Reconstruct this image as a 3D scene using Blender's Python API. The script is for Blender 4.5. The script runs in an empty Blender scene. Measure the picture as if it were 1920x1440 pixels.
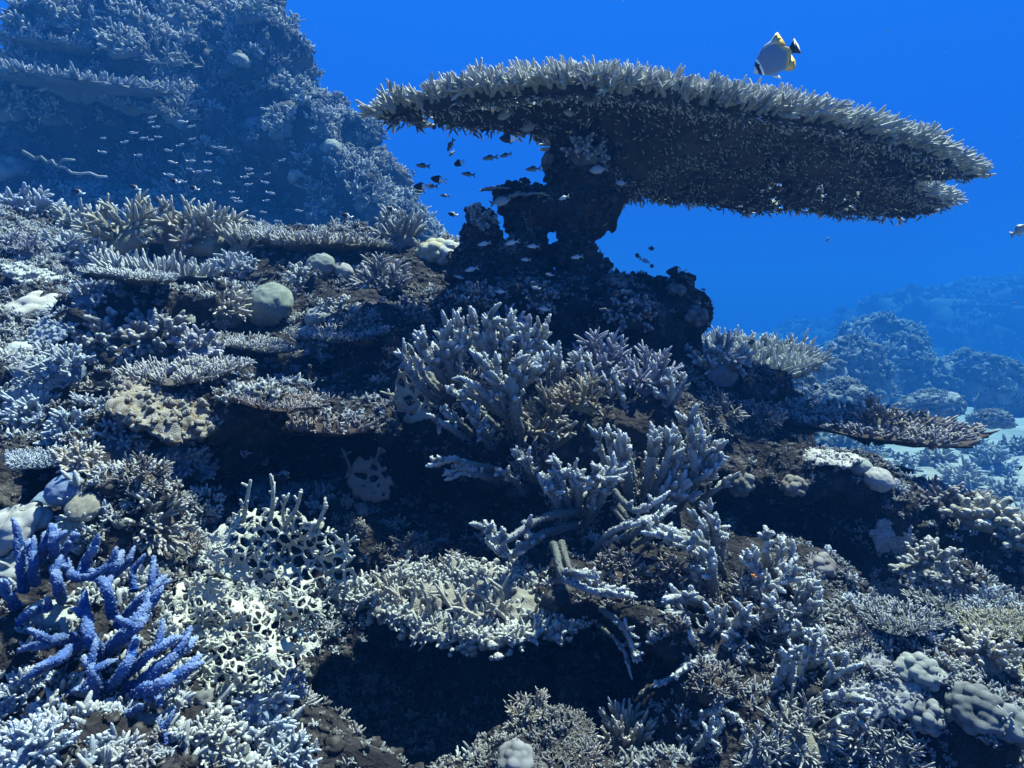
import bpy, math, time
import numpy as np
import openvdb as vdb
from mathutils import Vector, Matrix
from mathutils.bvhtree import BVHTree

T0 = time.time()
R = math.radians
rng = np.random.default_rng(11)
scene = bpy.context.scene
COL = scene.collection

# ------------------------------------------------------------------ camera
FOC = 1250.0            # focal length in pixels of the 1920 px wide photograph
PITCH = R(5.5)
cam_d = bpy.data.cameras.new('camera')
cam_d.sensor_width = 36.0
cam_d.lens = 36.0 * FOC / 1920.0
cam_d.clip_start = 0.05
cam_d.clip_end = 400
cam = bpy.data.objects.new('camera', cam_d)
cam.rotation_euler = (R(90) - PITCH, 0, 0)
COL.objects.link(cam)
scene.camera = cam

# ------------------------------------------------------------------ water light
SUN_DIR = np.array([0.30, 0.28, 0.91]); SUN_DIR /= np.linalg.norm(SUN_DIR)
world = bpy.data.worlds.new('World')
scene.world = world
world.use_nodes = True
nt = world.node_tree
nt.nodes.clear()
w_out = nt.nodes.new('ShaderNodeOutputWorld')
w_bg = nt.nodes.new('ShaderNodeBackground')
w_tc = nt.nodes.new('ShaderNodeTexCoord')
w_sep = nt.nodes.new('ShaderNodeSeparateXYZ')
w_map = nt.nodes.new('ShaderNodeMapRange')
w_map.inputs['From Min'].default_value = -1.0
w_map.inputs['From Max'].default_value = 1.0
w_ramp = nt.nodes.new('ShaderNodeValToRGB')
cr = w_ramp.color_ramp
cr.elements[0].position = 0.0
cr.elements[0].color = (0.0005, 0.006, 0.035, 1)
cr.elements[1].position = 1.0
cr.elements[1].color = (0.14, 0.36, 0.92, 1)
for pos, c in ((0.40, (0.001, 0.023, 0.16, 1)), (0.50, (0.005, 0.092, 0.58, 1)), (0.60, (0.006, 0.130, 0.84, 1)), (0.72, (0.012, 0.198, 1.0, 1))):
    e = cr.elements.new(pos); e.color = c
w_sky = nt.nodes.new('ShaderNodeTexSky')
w_sky.sky_type = 'NISHITA'
w_sky.sun_disc = False
w_sky.sun_elevation = math.asin(SUN_DIR[2])
w_sky.sun_rotation = math.atan2(SUN_DIR[0], SUN_DIR[1])
w_tint = nt.nodes.new('ShaderNodeMixRGB'); w_tint.blend_type = 'MULTIPLY'; w_tint.inputs[0].default_value = 1.0
w_tint.inputs[2].default_value = (0.0, 0.004, 0.010, 1)
w_add = nt.nodes.new('ShaderNodeMixRGB'); w_add.blend_type = 'ADD'; w_add.inputs[0].default_value = 1.0
L = nt.links.new
L(w_tc.outputs['Generated'], w_sep.inputs[0]); L(w_sep.outputs['Z'], w_map.inputs['Value'])
L(w_map.outputs[0], w_ramp.inputs[0]); L(w_sky.outputs[0], w_tint.inputs[1])
L(w_ramp.outputs[0], w_add.inputs[1]); L(w_tint.outputs[0], w_add.inputs[2])
L(w_add.outputs[0], w_bg.inputs[0]); L(w_bg.outputs[0], w_out.inputs[0])
w_bg.inputs[1].default_value = 0.30

sun_d = bpy.data.lights.new('sun', 'SUN')
sun_d.energy = 5.0
sun_d.angle = R(1.5)
sun_d.color = (0.97, 0.95, 0.80)
sun = bpy.data.objects.new('sun', sun_d)
sun.rotation_euler = Vector(SUN_DIR).to_track_quat('Z', 'Y').to_euler()
sun.location = (0, 2, 6)
COL.objects.link(sun)

scene.view_settings.view_transform = 'Standard'
scene.view_settings.look = 'None'
scene.view_settings.exposure = 1.6
scene.view_settings.gamma = 1.0
scene.render.engine = 'CYCLES'
scene.cycles.use_denoising = True
scene.cycles.max_bounces = 4
scene.cycles.diffuse_bounces = 2
scene.cycles.volume_bounces = 0
scene.cycles.use_adaptive_sampling = True

# ------------------------------------------------------------------ helpers
cp, sp = math.cos(PITCH), math.sin(PITCH)
def ray(px, py):
    """direction through a pixel of the photograph; its forward component is 1"""
    u = (px - 960.0) / FOC
    v = (720.0 - py) / FOC
    return np.array([u, cp + v * sp, -sp + v * cp])
def at(px, py, d):
    return ray(px, py) * d
def pix(P):
    P = np.asarray(P)
    f = P[..., 1] * cp - P[..., 2] * sp
    u = P[..., 0] / f
    v = (P[..., 1] * sp + P[..., 2] * cp) / f
    return 960 + u * FOC, 720 - v * FOC, f

def _hash(ix, iy, iz, seed):
    h = (ix * 374761393 + iy * 668265263 + iz * 2147483647 + seed * 1274126177) & 0xffffffff
    h = ((h ^ (h >> 13)) * 1274126177) & 0xffffffff
    h = ((h ^ (h >> 16)) * 2246822519) & 0xffffffff
    return ((h ^ (h >> 15)) & 0xffff).astype(np.float32) / 32767.5 - 1.0
def vnoise(P, seed=0):
    P = np.asarray(P, dtype=np.float32)
    i = np.floor(P)
    f = P - i
    i = i.astype(np.int64)
    w = f * f * (3 - 2 * f)
    out = 0
    for dx in (0, 1):
        wx = w[..., 0] if dx else 1 - w[..., 0]
        for dy in (0, 1):
            wy = w[..., 1] if dy else 1 - w[..., 1]
            for dz in (0, 1):
                wz = w[..., 2] if dz else 1 - w[..., 2]
                out = out + wx * wy * wz * _hash(i[..., 0] + dx, i[..., 1] + dy, i[..., 2] + dz, seed)
    return out
def fbm(P, scale, octs=3, seed=0, gain=0.5):
    P = np.asarray(P) / scale
    s, a = 0, 1.0
    for o in range(octs):
        s = s + a * vnoise(P * (2.03 ** o), seed + o)
        a *= gain
    return s

class Geo:
    def __init__(self):
        self.V, self.Q, self.T, self.A, self.n = [], [], [], [], 0
    def add(self, V, Q=None, T=None, tip=None):
        V = np.asarray(V, dtype=np.float32).reshape(-1, 3)
        if Q is not None and len(Q): self.Q.append(np.asarray(Q, dtype=np.int64) + self.n)
        if T is not None and len(T): self.T.append(np.asarray(T, dtype=np.int64) + self.n)
        self.V.append(V)
        self.A.append(np.zeros(len(V), np.float32) if tip is None else np.asarray(tip, np.float32).reshape(-1))
        self.n += len(V)
        return self
    def arrays(self):
        V = np.concatenate(self.V) if self.V else np.zeros((0, 3), np.float32)
        Q = np.concatenate(self.Q) if self.Q else np.zeros((0, 4), np.int64)
        T = np.concatenate(self.T) if self.T else np.zeros((0, 3), np.int64)
        return V, Q, T, np.concatenate(self.A) if self.A else np.zeros(0, np.float32)
    def merge(self, other, M=None, t=None):
        V, Q, T, A = other.arrays()
        if M is not None: V = V @ np.asarray(M, np.float32).T
        if t is not None: V = V + np.asarray(t, np.float32)
        return self.add(V, Q, T, A)
    def instances(self, tpl, Ms, ts, dtip=None):
        """tpl copied with the matrices Ms (N,3,3) and offsets ts (N,3)"""
        V, Q, T, A = tpl.arrays()
        N, n = len(ts), len(V)
        if N == 0: return self
        W = np.einsum('nij,vj->nvi', Ms, V) + np.asarray(ts)[:, None, :]
        off = (np.arange(N) * n)[:, None, None]
        AA = np.tile(A, (N, 1))
        if dtip is not None: AA = AA + np.asarray(dtip)[:, None]
        return self.add(W.reshape(-1, 3), (Q[None] + off).reshape(-1, 4) if len(Q) else None, (T[None] + off).reshape(-1, 3) if len(T) else None, AA.reshape(-1))
    def mesh(self, name, mat=None, smooth=True):
        V, Q, T, A = self.arrays()
        me = bpy.data.meshes.new(name)
        me.vertices.add(len(V)); me.vertices.foreach_set('co', V.astype(np.float32).ravel())
        nl = len(Q) * 4 + len(T) * 3
        me.loops.add(nl)
        me.loops.foreach_set('vertex_index', np.concatenate([Q.ravel(), T.ravel()]).astype(np.int32))
        me.polygons.add(len(Q) + len(T))
        st = np.concatenate([np.arange(len(Q)) * 4, len(Q) * 4 + np.arange(len(T)) * 3]).astype(np.int32)
        me.polygons.foreach_set('loop_start', st)
        me.polygons.foreach_set('use_smooth', np.full(len(st), smooth))
        at_ = me.attributes.new('tip', 'FLOAT', 'POINT')
        at_.data.foreach_set('value', A.astype(np.float32))
        me.update(calc_edges=True)
        if mat: me.materials.append(mat)
        return me

def obj(name, data, parent=None, color=None, mat=None):
    o = bpy.data.objects.new(name, data)
    COL.objects.link(o)
    if parent is not None: o.parent = parent
    if color is not None: o.color = (color[0] * .73, color[1] * .74, color[2] * .73, 1)
    if mat is not None and data is not None and not data.materials: data.materials.append(mat)
    return o
def tag(o, label=None, cat=None, group=None, kind=None):
    if label: o['label'] = label
    if cat: o['category'] = cat
    if group: o['group'] = group
    if kind: o['kind'] = kind
    return o

def grid_field(lo, hi, vox):
    ax = [np.arange(lo[k], hi[k] + vox * .5, vox, dtype=np.float32) for k in range(3)]
    return ax
def unit3(v): return v / np.maximum(np.linalg.norm(v, axis=-1, keepdims=True), 1e-12)
def sdf_mesh(F, lo, vox, iso=0.0):
    """surface of a sampled distance field as a Geo"""
    g = vdb.FloatGrid(float(abs(F).max()))
    g.background = 10.0
    g.copyFromArray(np.ascontiguousarray(F, dtype=np.float64))
    pts, quads = g.convertToQuads(iso)
    pts = pts * vox + np.asarray(lo)
    q = np.asarray(quads).astype(np.int64)
    P = pts[q[::37]]; nn = unit3(np.cross(P[:, 2] - P[:, 0], P[:, 3] - P[:, 1])); Pc = P.mean(1)
    ii = np.clip(np.round((Pc + nn * vox * 1.5 - np.asarray(lo)) / vox).astype(int), 0, np.array(F.shape) - 1)
    jj = np.clip(np.round((Pc - nn * vox * 1.5 - np.asarray(lo)) / vox).astype(int), 0, np.array(F.shape) - 1)
    if (F[tuple(ii.T)] - F[tuple(jj.T)]).mean() < 0: q = q[:, ::-1]     # faces look out of the solid
    return Geo().add(pts, q.astype(np.int64))
def smin(a, b, k):
    h = np.clip(0.5 + 0.5 * (b - a) / k, 0, 1)
    return b + (a - b) * h - k * h * (1 - h)
def smax(a, b, k): return -smin(-a, -b, k)
def ellipsoid(X, Y, Z, c, r):
    q = np.sqrt(((X - c[0]) / r[0]) ** 2 + ((Y - c[1]) / r[1]) ** 2 + ((Z - c[2]) / r[2]) ** 2)
    return (q - 1) * min(r)
def capsule(X, Y, Z, a, b, ra, rb):
    a, b = np.asarray(a), np.asarray(b)
    d = b - a
    h = np.clip(((X - a[0]) * d[0] + (Y - a[1]) * d[1] + (Z - a[2]) * d[2]) / (d @ d), 0, 1)
    return np.sqrt((X - a[0] - h * d[0]) ** 2 + (Y - a[1] - h * d[1]) ** 2 + (Z - a[2] - h * d[2]) ** 2) - (ra + (rb - ra) * h)
def roughen(F, ax, band, layers, seed):
    """add noise to a field close to its surface"""
    m = np.abs(F) < band
    idx = np.nonzero(m)
    P = np.stack([ax[0][idx[0]], ax[1][idx[1]], ax[2][idx[2]]], -1)
    d = np.zeros(len(P), np.float32)
    for k, (sc, amp, octs) in enumerate(layers):
        n = fbm(P, sc, octs, seed + 17 * k)
        d += amp * n
    F[idx] += d
    return F

# ------------------------------------------------------------------ materials
def new_mat(name):
    m = bpy.data.materials.new(name); m.use_nodes = True
    n = m.node_tree.nodes
    return m, n, m.node_tree.links.new, n['Principled BSDF']
def coral_mat(name, bump_scale=220.0, bump=0.5, var=(0.65, 1.25), tipmix=0.75, rough=0.85, tipcol=(1.0, 1.0, 0.98), nscale=14.0, base=1.0):
    """colour of the object, uneven in patches, growing tips paler"""
    m, n, L, b = new_mat(name)
    oi = n.new('ShaderNodeObjectInfo')
    tc = n.new('ShaderNodeTexCoord')
    nz = n.new('ShaderNodeTexNoise'); nz.inputs['Scale'].default_value = nscale; nz.inputs['Detail'].default_value = 5
    L(tc.outputs['Object'], nz.inputs['Vector'])
    mr = n.new('ShaderNodeMapRange'); mr.inputs['From Min'].default_value = .3; mr.inputs['From Max'].default_value = .7
    mr.inputs['To Min'].default_value = var[0] * base; mr.inputs['To Max'].default_value = var[1] * base
    L(nz.outputs[0], mr.inputs[0])
    mul = n.new('ShaderNodeMixRGB'); mul.blend_type = 'MULTIPLY'; mul.inputs[0].default_value = 1
    L(oi.outputs['Color'], mul.inputs[1]); L(mr.outputs[0], mul.inputs[2])
    a = n.new('ShaderNodeAttribute'); a.attribute_name = 'tip'
    tm = n.new('ShaderNodeMath'); tm.operation = 'MULTIPLY'; tm.inputs[1].default_value = tipmix; tm.use_clamp = True
    L(a.outputs['Fac'], tm.inputs[0])
    tcn = n.new('ShaderNodeMixRGB'); tcn.blend_type = 'MIX'; tcn.inputs[0].default_value = .42
    L(oi.outputs['Color'], tcn.inputs[1]); tcn.inputs[2].default_value = (*tipcol, 1)
    mx = n.new('ShaderNodeMixRGB'); L(tm.outputs[0], mx.inputs[0]); L(mul.outputs[0], mx.inputs[1]); L(tcn.outputs[0], mx.inputs[2])
    L(mx.outputs[0], b.inputs['Base Color'])
    b.inputs['Roughness'].default_value = rough
    b.inputs['Specular IOR Level'].default_value = .15
    bz = n.new('ShaderNodeTexVoronoi'); bz.inputs['Scale'].default_value = bump_scale
    L(tc.outputs['Object'], bz.inputs['Vector'])
    bp = n.new('ShaderNodeBump'); bp.inputs['Strength'].default_value = bump; bp.inputs['Distance'].default_value = .004; bp.invert = True
    L(bz.outputs['Distance'], bp.inputs['Height']); L(bp.outputs[0], b.inputs['Normal'])
    return m
def rock_mat(name, cols, scale=3.0, bump_scale=40.0, bdist=.02):
    m, n, L, b = new_mat(name)
    tc = n.new('ShaderNodeTexCoord')
    nz = n.new('ShaderNodeTexNoise'); nz.inputs['Scale'].default_value = scale; nz.inputs['Detail'].default_value = 8; nz.inputs['Roughness'].default_value = .65
    L(tc.outputs['Object'], nz.inputs['Vector'])
    rp = n.new('ShaderNodeValToRGB'); L(nz.outputs[0], rp.inputs[0])
    r = rp.color_ramp
    while len(r.elements) < len(cols): r.elements.new(.5)
    for k, (p, c) in enumerate(cols):
        r.elements[k].position = p; r.elements[k].color = (*c, 1)
    L(rp.outputs[0], b.inputs['Base Color'])
    b.inputs['Roughness'].default_value = .9; b.inputs['Specular IOR Level'].default_value = .12
    n2 = n.new('ShaderNodeTexNoise'); n2.inputs['Scale'].default_value = bump_scale; n2.inputs['Detail'].default_value = 6
    L(tc.outputs['Object'], n2.inputs['Vector'])
    bp = n.new('ShaderNodeBump'); bp.inputs['Strength'].default_value = 1.0; bp.inputs['Distance'].default_value = bdist * 1.8
    L(n2.outputs[0], bp.inputs['Height']); L(bp.outputs[0], b.inputs['Normal'])
    return m
M_ROCK = rock_mat('reef_rock', [(.32, (.008, .007, .009)), (.47, (.020, .018, .020)), (.58, (.042, .038, .039)), (.68, (.10, .098, .097)), (.8, (.20, .205, .20))], 13.0, 60.0)
M_PILLAR = rock_mat('pillar_rock', [(.32, (.018, .012, .013)), (.5, (.05, .036, .034)), (.66, (.09, .066, .06)), (.8, (.17, .15, .13))], 12.0)
M_FARROCK = rock_mat('far_rock', [(.3, (.015, .014, .015)), (.48, (.035, .033, .033)), (.62, (.08, .077, .075)), (.75, (.17, .17, .165))], 1.6, 8.0, .08)
M_SAND = rock_mat('sand', [(.3, (.14, .137, .13)), (.5, (.25, .245, .23)), (.7, (.33, .325, .31))], .7, 5.0, .05)
M_CORAL = coral_mat('coral')

# ------------------------------------------------------------------ reef slope
CTRL = [  # pixel, pixel, distance ahead: points of the slope's surface
 (0,1440,.78),(300,1440,.80),(540,1440,.98),(680,1440,1.5),(800,1440,1.62),(920,1440,1.5),(1010,1440,1.2),(1200,1440,1.16),(1500,1440,1.08),(1800,1440,1.15),(1920,1440,1.2),
 (0,1150,.98),(250,1150,1.02),(450,1150,1.10),(620,1230,1.6),(800,1240,1.85),(1000,1220,1.7),(1150,1200,1.62),(0,950,1.22),(200,950,1.28),(400,980,1.35),(560,960,1.75),
 (0,800,1.55),(200,800,1.6),(350,770,1.75),(500,800,1.95),(0,600,2.2),(200,600,2.3),(400,640,2.25),(500,570,2.7),(300,720,1.85),(560,720,2.15),
 (0,440,3.3),(200,450,3.4),(400,440,3.6),(600,460,3.8),(750,450,3.7),(860,470,3.2),(700,560,2.8),(650,690,2.35),(800,620,2.45),(920,640,2.2),(1040,660,2.2),
 (1120,618,2.55),(1250,640,2.75),(1300,680,2.6),(1400,760,2.6),(800,800,2.0),(1000,900,1.85),(1200,1000,1.65),(1300,850,2.0),(1400,1000,1.85),(1480,860,2.3),
 (1600,880,2.3),(1680,1050,2.05),(1350,1200,1.35),(1500,1150,1.6),(1700,1200,1.55),(1850,1010,2.0),(1920,980,2.2),(1900,1200,1.55),(1600,1300,1.27),(700,1000,1.75),(850,1050,1.7)]
cw = np.array([at(*c) for c in CTRL])
EXTRA = np.array([[-4.2,3.2,.55],[-4.2,1.5,-.1],[-3,.4,-.55],[-1.5,.2,-.62],[0,.2,-.85],[1.5,.2,-.9],[3,1.2,-1.2],[2.4,.6,-1.05],[-4.2,4.6,.5],[-3,5.0,.3],[-1.6,5.0,.1],
 [-.4,4.4,-.05],[.6,3.6,-.35],[1.2,3.5,-.75],[1.9,3.0,-1.0],[2.6,2.4,-1.15],[2.2,3.8,-1.45],[1.0,4.6,-1.35],[-.6,5.4,-.9],[-2,5.8,-.8],[-3.6,6.0,-.7],[3.2,3.4,-1.6],[.3,5.6,-1.7],[2.4,5.2,-1.9]])
cw = np.concatenate([cw, EXTRA])
def rbf_fit(P, s):
    d = np.linalg.norm(P[:, None, :2] - P[None, :, :2], axis=-1)
    n = len(P)
    A = np.zeros((n + 3, n + 3)); A[:n, :n] = np.sqrt(d * d + s * s); A[:n, :n] -= np.eye(n) * .02
    A[:n, n] = 1; A[:n, n + 1:] = P[:, :2]; A[n, :n] = 1; A[n + 1:, :n] = P[:, :2].T
    return np.linalg.solve(A, np.concatenate([P[:, 2], np.zeros(3)]))
CO = rbf_fit(cw, .18)
def slope_z(x, y):
    x, y = np.broadcast_arrays(np.asarray(x, float), np.asarray(y, float))
    out = CO[-3] + CO[-2] * x + CO[-1] * y
    for c, w in zip(cw, CO): out = out + w * np.sqrt((x - c[0]) ** 2 + (y - c[1]) ** 2 + .18 ** 2)
    return out

def build_reef():
    lo, hi, vox = (-4.1, .30, -2.1), (2.9, 5.9, 1.25), .026
    ax = grid_field(lo, hi, vox)
    hx, hy = np.meshgrid(ax[0], ax[1], indexing='ij')
    H = slope_z(hx, hy)
    H += .07 * fbm(np.stack([hx, hy, hx * 0], -1), .55, 3, 3)
    gx, gy = np.gradient(H, vox)
    sl = 1 / np.sqrt(1 + np.minimum(gx * gx + gy * gy, 6))
    F = ((ax[2][None, None, :] - H[:, :, None]) * sl[:, :, None]).astype(np.float32)
    X, Y, Z = ax[0][:, None, None], ax[1][None, :, None], ax[2][None, None, :]
    def local(c, r, fn):
        s = []
        for k in range(3):
            i0 = max(0, int((c[k] - r - lo[k]) / vox)); i1 = min(F.shape[k], int((c[k] + r - lo[k]) / vox) + 2)
            if i1 <= i0: return
            s.append(slice(i0, i1))
        s = tuple(s)
        F[s] = fn(F[s], X[s[0]], Y[:, s[1]], Z[:, :, s[2]])
    for px, py, d, rx, ry, rz in LUMPS:
        c = at(px, py, d)
        local(c, max(rx, ry, rz) * 1.5, lambda f, x, y, z: smin(f, ellipsoid(x, y, z, c, (rx, ry, rz)), .05))
    for px, py, d, rx, ry, rz in CAVES:
        c = at(px, py, d)
        local(c, max(rx, ry, rz) * 1.3, lambda f, x, y, z: smax(f, -ellipsoid(x, y, z, c, (rx, ry, rz)), .05))
    roughen(F, ax, .16, [(.17, .045, 3), (.06, .022, 2)], 5)
    return sdf_mesh(F, lo, vox)
LUMPS = [  # boulders, ledges and knolls grown onto the slope
 (300,480,3.2,.45,.22,.12),(560,470,3.6,.5,.25,.10),(250,600,2.3,.30,.22,.12),(505,600,2.65,.10,.10,.10),(300,790,1.65,.28,.18,.08),(590,770,2.05,.30,.22,.05),
 (650,600,2.7,.22,.2,.14),(720,660,2.45,.2,.2,.15),(960,590,2.55,.28,.25,.14),(1120,602,2.62,.28,.26,.15),(1225,622,2.68,.15,.2,.13),(1265,552,2.62,.035,.05,.04),(1300,590,2.66,.04,.05,.045),
 (1380,740,2.7,.22,.2,.13),(1560,930,2.15,.22,.22,.16),(1640,1010,2.05,.10,.16,.22),(1480,900,2.25,.18,.18,.12),(1420,1150,1.75,.22,.2,.2),(1780,1130,1.85,.12,.14,.14),(1850,1020,2.0,.15,.15,.10),
 (440,1190,1.28,.13,.10,.10),(330,900,1.5,.2,.14,.06),(120,960,1.2,.12,.1,.06),(990,1430,1.2,.07,.08,.08),(1650,1330,1.25,.2,.2,.14),(1120,830,2.05,.3,.25,.2),(1345,790,4.5,.42,.5,.42),(1360,900,4.6,.6,.6,.8),(1150,1105,1.50,.24,.15,.045),(1185,572,2.66,.11,.14,.07),(1235,580,2.68,.10,.12,.07)]
CAVES = [
 (790,1340,1.65,.36,.42,.21),(580,880,1.95,.30,.32,.10),(880,980,1.85,.20,.32,.11),(740,940,1.9,.2,.3,.10),(1500,1060,2.05,.17,.25,.12),(330,545,2.85,.30,.28,.09),(620,520,3.4,.35,.3,.08),
 (620,680,2.5,.12,.3,.10),(180,740,1.85,.32,.32,.085),(240,900,1.42,.12,.2,.07),(1150,1235,1.60,.27,.33,.15),(1540,1000,2.0,.15,.22,.11),(1390,960,2.0,.16,.24,.10),(400,760,1.95,.14,.25,.07),(1180,740,2.35,.12,.25,.09),(1680,1180,1.75,.10,.18,.09),(1300,1400,1.35,.12,.3,.12),(460,640,2.5,.10,.2,.12)]
reef_g = build_reef()
reef_o = tag(obj('reef_slope', reef_g.mesh('reef_slope', M_ROCK)), kind='structure')
print('reef', time.time() - T0)

# ------------------------------------------------------------------ seabed out to the horizon
def seabed_z(x, y):
    r = np.sqrt((x - .2) ** 2 + (y - 2.5) ** 2)
    z = -1.75 - 1.9 * (1 - np.exp(-np.maximum(r - 4, 0) / 9.0))
    P = np.stack([x, y, x * 0], -1)
    return z + .25 * fbm(P, 3.0, 3, 40) + .5 * fbm(P, 11., 2, 44) * np.clip((r - 8) / 10, 0, 1)
def build_seabed():
    t = np.linspace(-1, 1, 190)
    xs = np.sign(t) * (np.abs(t) ** 2.2) * 85 + t * 6
    ys = np.concatenate([np.linspace(-9, 0, 18)[:-1], np.linspace(0, 1, 180) ** 2.2 * 86])
    X, Y = np.meshgrid(xs, ys, indexing='ij')
    Z = seabed_z(X, Y)
    V = np.stack([X, Y, Z], -1).reshape(-1, 3)
    n, m = X.shape
    I = np.arange(n * m).reshape(n, m)
    Q = np.stack([I[:-1, :-1], I[1:, :-1], I[1:, 1:], I[:-1, 1:]], -1).reshape(-1, 4)
    return Geo().add(V, Q)
tag(obj('seabed', build_seabed().mesh('seabed', M_SAND)), kind='structure')

# ------------------------------------------------------------------ pillar under the table coral
def build_pillar():
    lo, hi, vox = (-.65, 2.0, -.35), (1.0, 3.5, .95), .0145
    ax = grid_field(lo, hi, vox)
    X, Y, Z = ax[0][:, None, None], ax[1][None, :, None], ax[2][None, None, :]
    F = np.full((len(ax[0]), len(ax[1]), len(ax[2])), 9.0, np.float32)
    for a, b, ra, rb in PILLAR:
        F = smin(F, capsule(X, Y, Z, at(*a), at(*b), ra, rb).astype(np.float32), .035)
    for c, r in PHOLES:
        F = smax(F, -(np.sqrt((X - c[0]) ** 2 + (Z - c[2]) ** 2) - r + 0 * Y).astype(np.float32), .02)
    roughen(F, ax, .12, [(.11, .030, 3), (.035, .012, 2)], 71)
    return sdf_mesh(F, lo, vox)
PD = 2.6
PILLAR = [((1090,300,PD),(1090,380,PD),.085,.07),((1090,380,PD),(1075,470,PD+.03),.07,.08),((1075,470,PD+.03),(1085,580,PD+.05),.08,.14),
 ((1040,290,PD-.03),(1060,320,PD),.035,.06),((1100,268,PD-.05),(1125,290,PD),.05,.06),((1150,285,PD),(1120,310,PD),.03,.06),((1060,262,PD-.06),(1080,280,PD-.03),.03,.06),
 ((905,350,PD+.05),(960,372,PD+.05),.018,.03),((960,372,PD+.05),(1060,385,PD+.03),.03,.05),
 ((1000,400,PD+.05),(1050,400,PD+.03),.055,.07),((975,420,PD+.05),(985,470,PD+.05),.055,.09),((900,410,PD+.02),(905,460,PD+.02),.06,.075),((905,460,PD+.02),(900,540,PD),.075,.12),((985,470,PD+.05),(960,560,PD),.08,.14),
 ((1020,520,PD+.05),(1080,560,PD+.03),.08,.14),((1120,520,PD+.08),(1150,600,PD+.05),.05,.14),((1140,380,PD+.04),(1120,360,PD),.03,.06)]
PHOLES = [(at(944,428,PD), .018), (at(1040,505,PD), .014), (at(1004,478,PD), .012)]
pillar_g = build_pillar()
print('pillar', time.time() - T0, len(pillar_g.arrays()[0]))

# ------------------------------------------------------------------ far pinnacle
def build_pinnacle():
    lo, hi, vox = (-10.5, 8.0, -4.2), (-.6, 15.0, 6.3), .085
    ax = grid_field(lo, hi, vox)
    X, Y, Z = ax[0][:, None, None], ax[1][None, :, None], ax[2][None, None, :]
    F = np.full((len(ax[0]), len(ax[1]), len(ax[2])), 9.0, np.float32)
    for a, b, ra, rb in PINN:
        F = smin(F, capsule(X, Y, Z, at(*a), at(*b), ra, rb).astype(np.float32), .22)
    for c, r in PINN_CAVES:
        F = smax(F, -ellipsoid(X, Y, Z, at(*c), r).astype(np.float32), .3)
    roughen(F, ax, .9, [(1.3, .22, 2), (.55, .26, 3), (.2, .08, 2)], 91)
    return sdf_mesh(F, lo, vox)
PINN = [((330,-60,11.4),(300,150,11.4),.95,1.8),((300,150,11.4),(330,700,11.6),1.8,3.2),((150,120,10.6),(60,400,10.8),.5,1.5),((470,40,11),(540,300,10.8),.55,1.0),((560,300,10.8),(690,480,10.4),.9,.9),((60,480,10.6),(60,800,10.6),1.6,2.2),((640,420,10.2),(640,800,10.6),1.0,1.8),
 ((585,120,10.9),(560,150,11),.26,.3),((620,190,10.7),(590,220,10.9),.25,.4),((690,262,10.5),(660,300,10.6),.3,.4),((712,318,10.4),(680,340,10.5),.28,.4),((520,35,11),(500,60,11.2),.22,.3),((70,130,10.4),(90,170,10.6),.3,.5),((0,190,10.2),(20,230,10.4),.35,.6),((125,40,11),(160,80,11.2),.2,.45),((400,20,11),(400,60,11),.5,.6),((430,210,9.9),(440,240,10.2),.35,.5),((330,190,9.8),(330,215,10.0),.3,.5),((560,255,9.8),(580,290,10.2),.3,.5)]
PINN_CAVES = [((160,268,8.9),(1.45,1.9,.62)),((480,345,9.0),(1.2,1.6,.45)),((400,165,9.4),(.6,1.0,.3)),((230,340,9.0),(1.2,1.3,.4)),((240,110,9.7),(.9,.9,.2)),((590,175,10),(.4,.7,.2))]
pin_g = build_pinnacle()
print('pinnacle', time.time() - T0, len(pin_g.arrays()[0]))

pillar_o = tag(obj('reef_pillar', pillar_g.mesh('reef_pillar', M_PILLAR)), 'dark eroded coral rock pillar holding up the big table coral', 'rock')
pin_o = tag(obj('coral_pinnacle', pin_g.mesh('coral_pinnacle', M_FARROCK)), 'tall hazy blue coral pinnacle rising behind the reef crest', 'rock')

# ------------------------------------------------------------------ coral shapes
def unit(v, axis=-1):
    v = np.asarray(v, float)
    return v / np.maximum(np.linalg.norm(v, axis=axis, keepdims=True), 1e-9)
def tubes(P, Rd, S=6, tip=None):
    """N tapered rounded tubes: P (N,K,3), Rd (N,K)"""
    P = np.asarray(P, float); N, K, _ = P.shape
    Rd = np.asarray(Rd, float)
    t = unit(np.gradient(P, axis=1))
    mean = np.abs(t.mean(1))
    ref = np.eye(3)[np.argmin(mean, axis=1)][:, None, :]
    n = unit(np.cross(t, np.broadcast_to(ref, t.shape))); b = np.cross(t, n)
    a = np.arange(S) / S * 2 * np.pi
    V = P[:, :, None, :] + Rd[:, :, None, None] * (n[:, :, None, :] * np.cos(a)[:, None] + b[:, :, None, :] * np.sin(a)[:, None])
    cap = P[:, -1] + t[:, -1] * Rd[:, -1:] * .7
    nv = K * S + 1
    VV = np.concatenate([V.reshape(N, K * S, 3), cap[:, None]], 1)
    k, s_ = np.meshgrid(np.arange(K - 1), np.arange(S), indexing='ij')
    s2 = (s_ + 1) % S
    q = np.stack([k * S + s_, k * S + s2, (k + 1) * S + s2, (k + 1) * S + s_], -1).reshape(-1, 4)
    tt = np.stack([(K - 1) * S + np.arange(S), (K - 1) * S + (np.arange(S) + 1) % S, np.full(S, K * S)], -1)
    off = (np.arange(N) * nv)[:, None, None]
    if tip is None: tip = np.tile(np.linspace(0, 1, K) ** 2, (N, 1))
    A = np.concatenate([np.repeat(tip, S, axis=1), tip[:, -1:]], 1)
    return Geo().add(VV.reshape(-1, 3), (q[None] + off).reshape(-1, 4), (tt[None] + off).reshape(-1, 3), A.reshape(-1))
SS6 = np.array([0, .28, .55, .80, .94, 1.0]); SR6 = np.array([1, .93, .86, .78, .58, .28])
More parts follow.
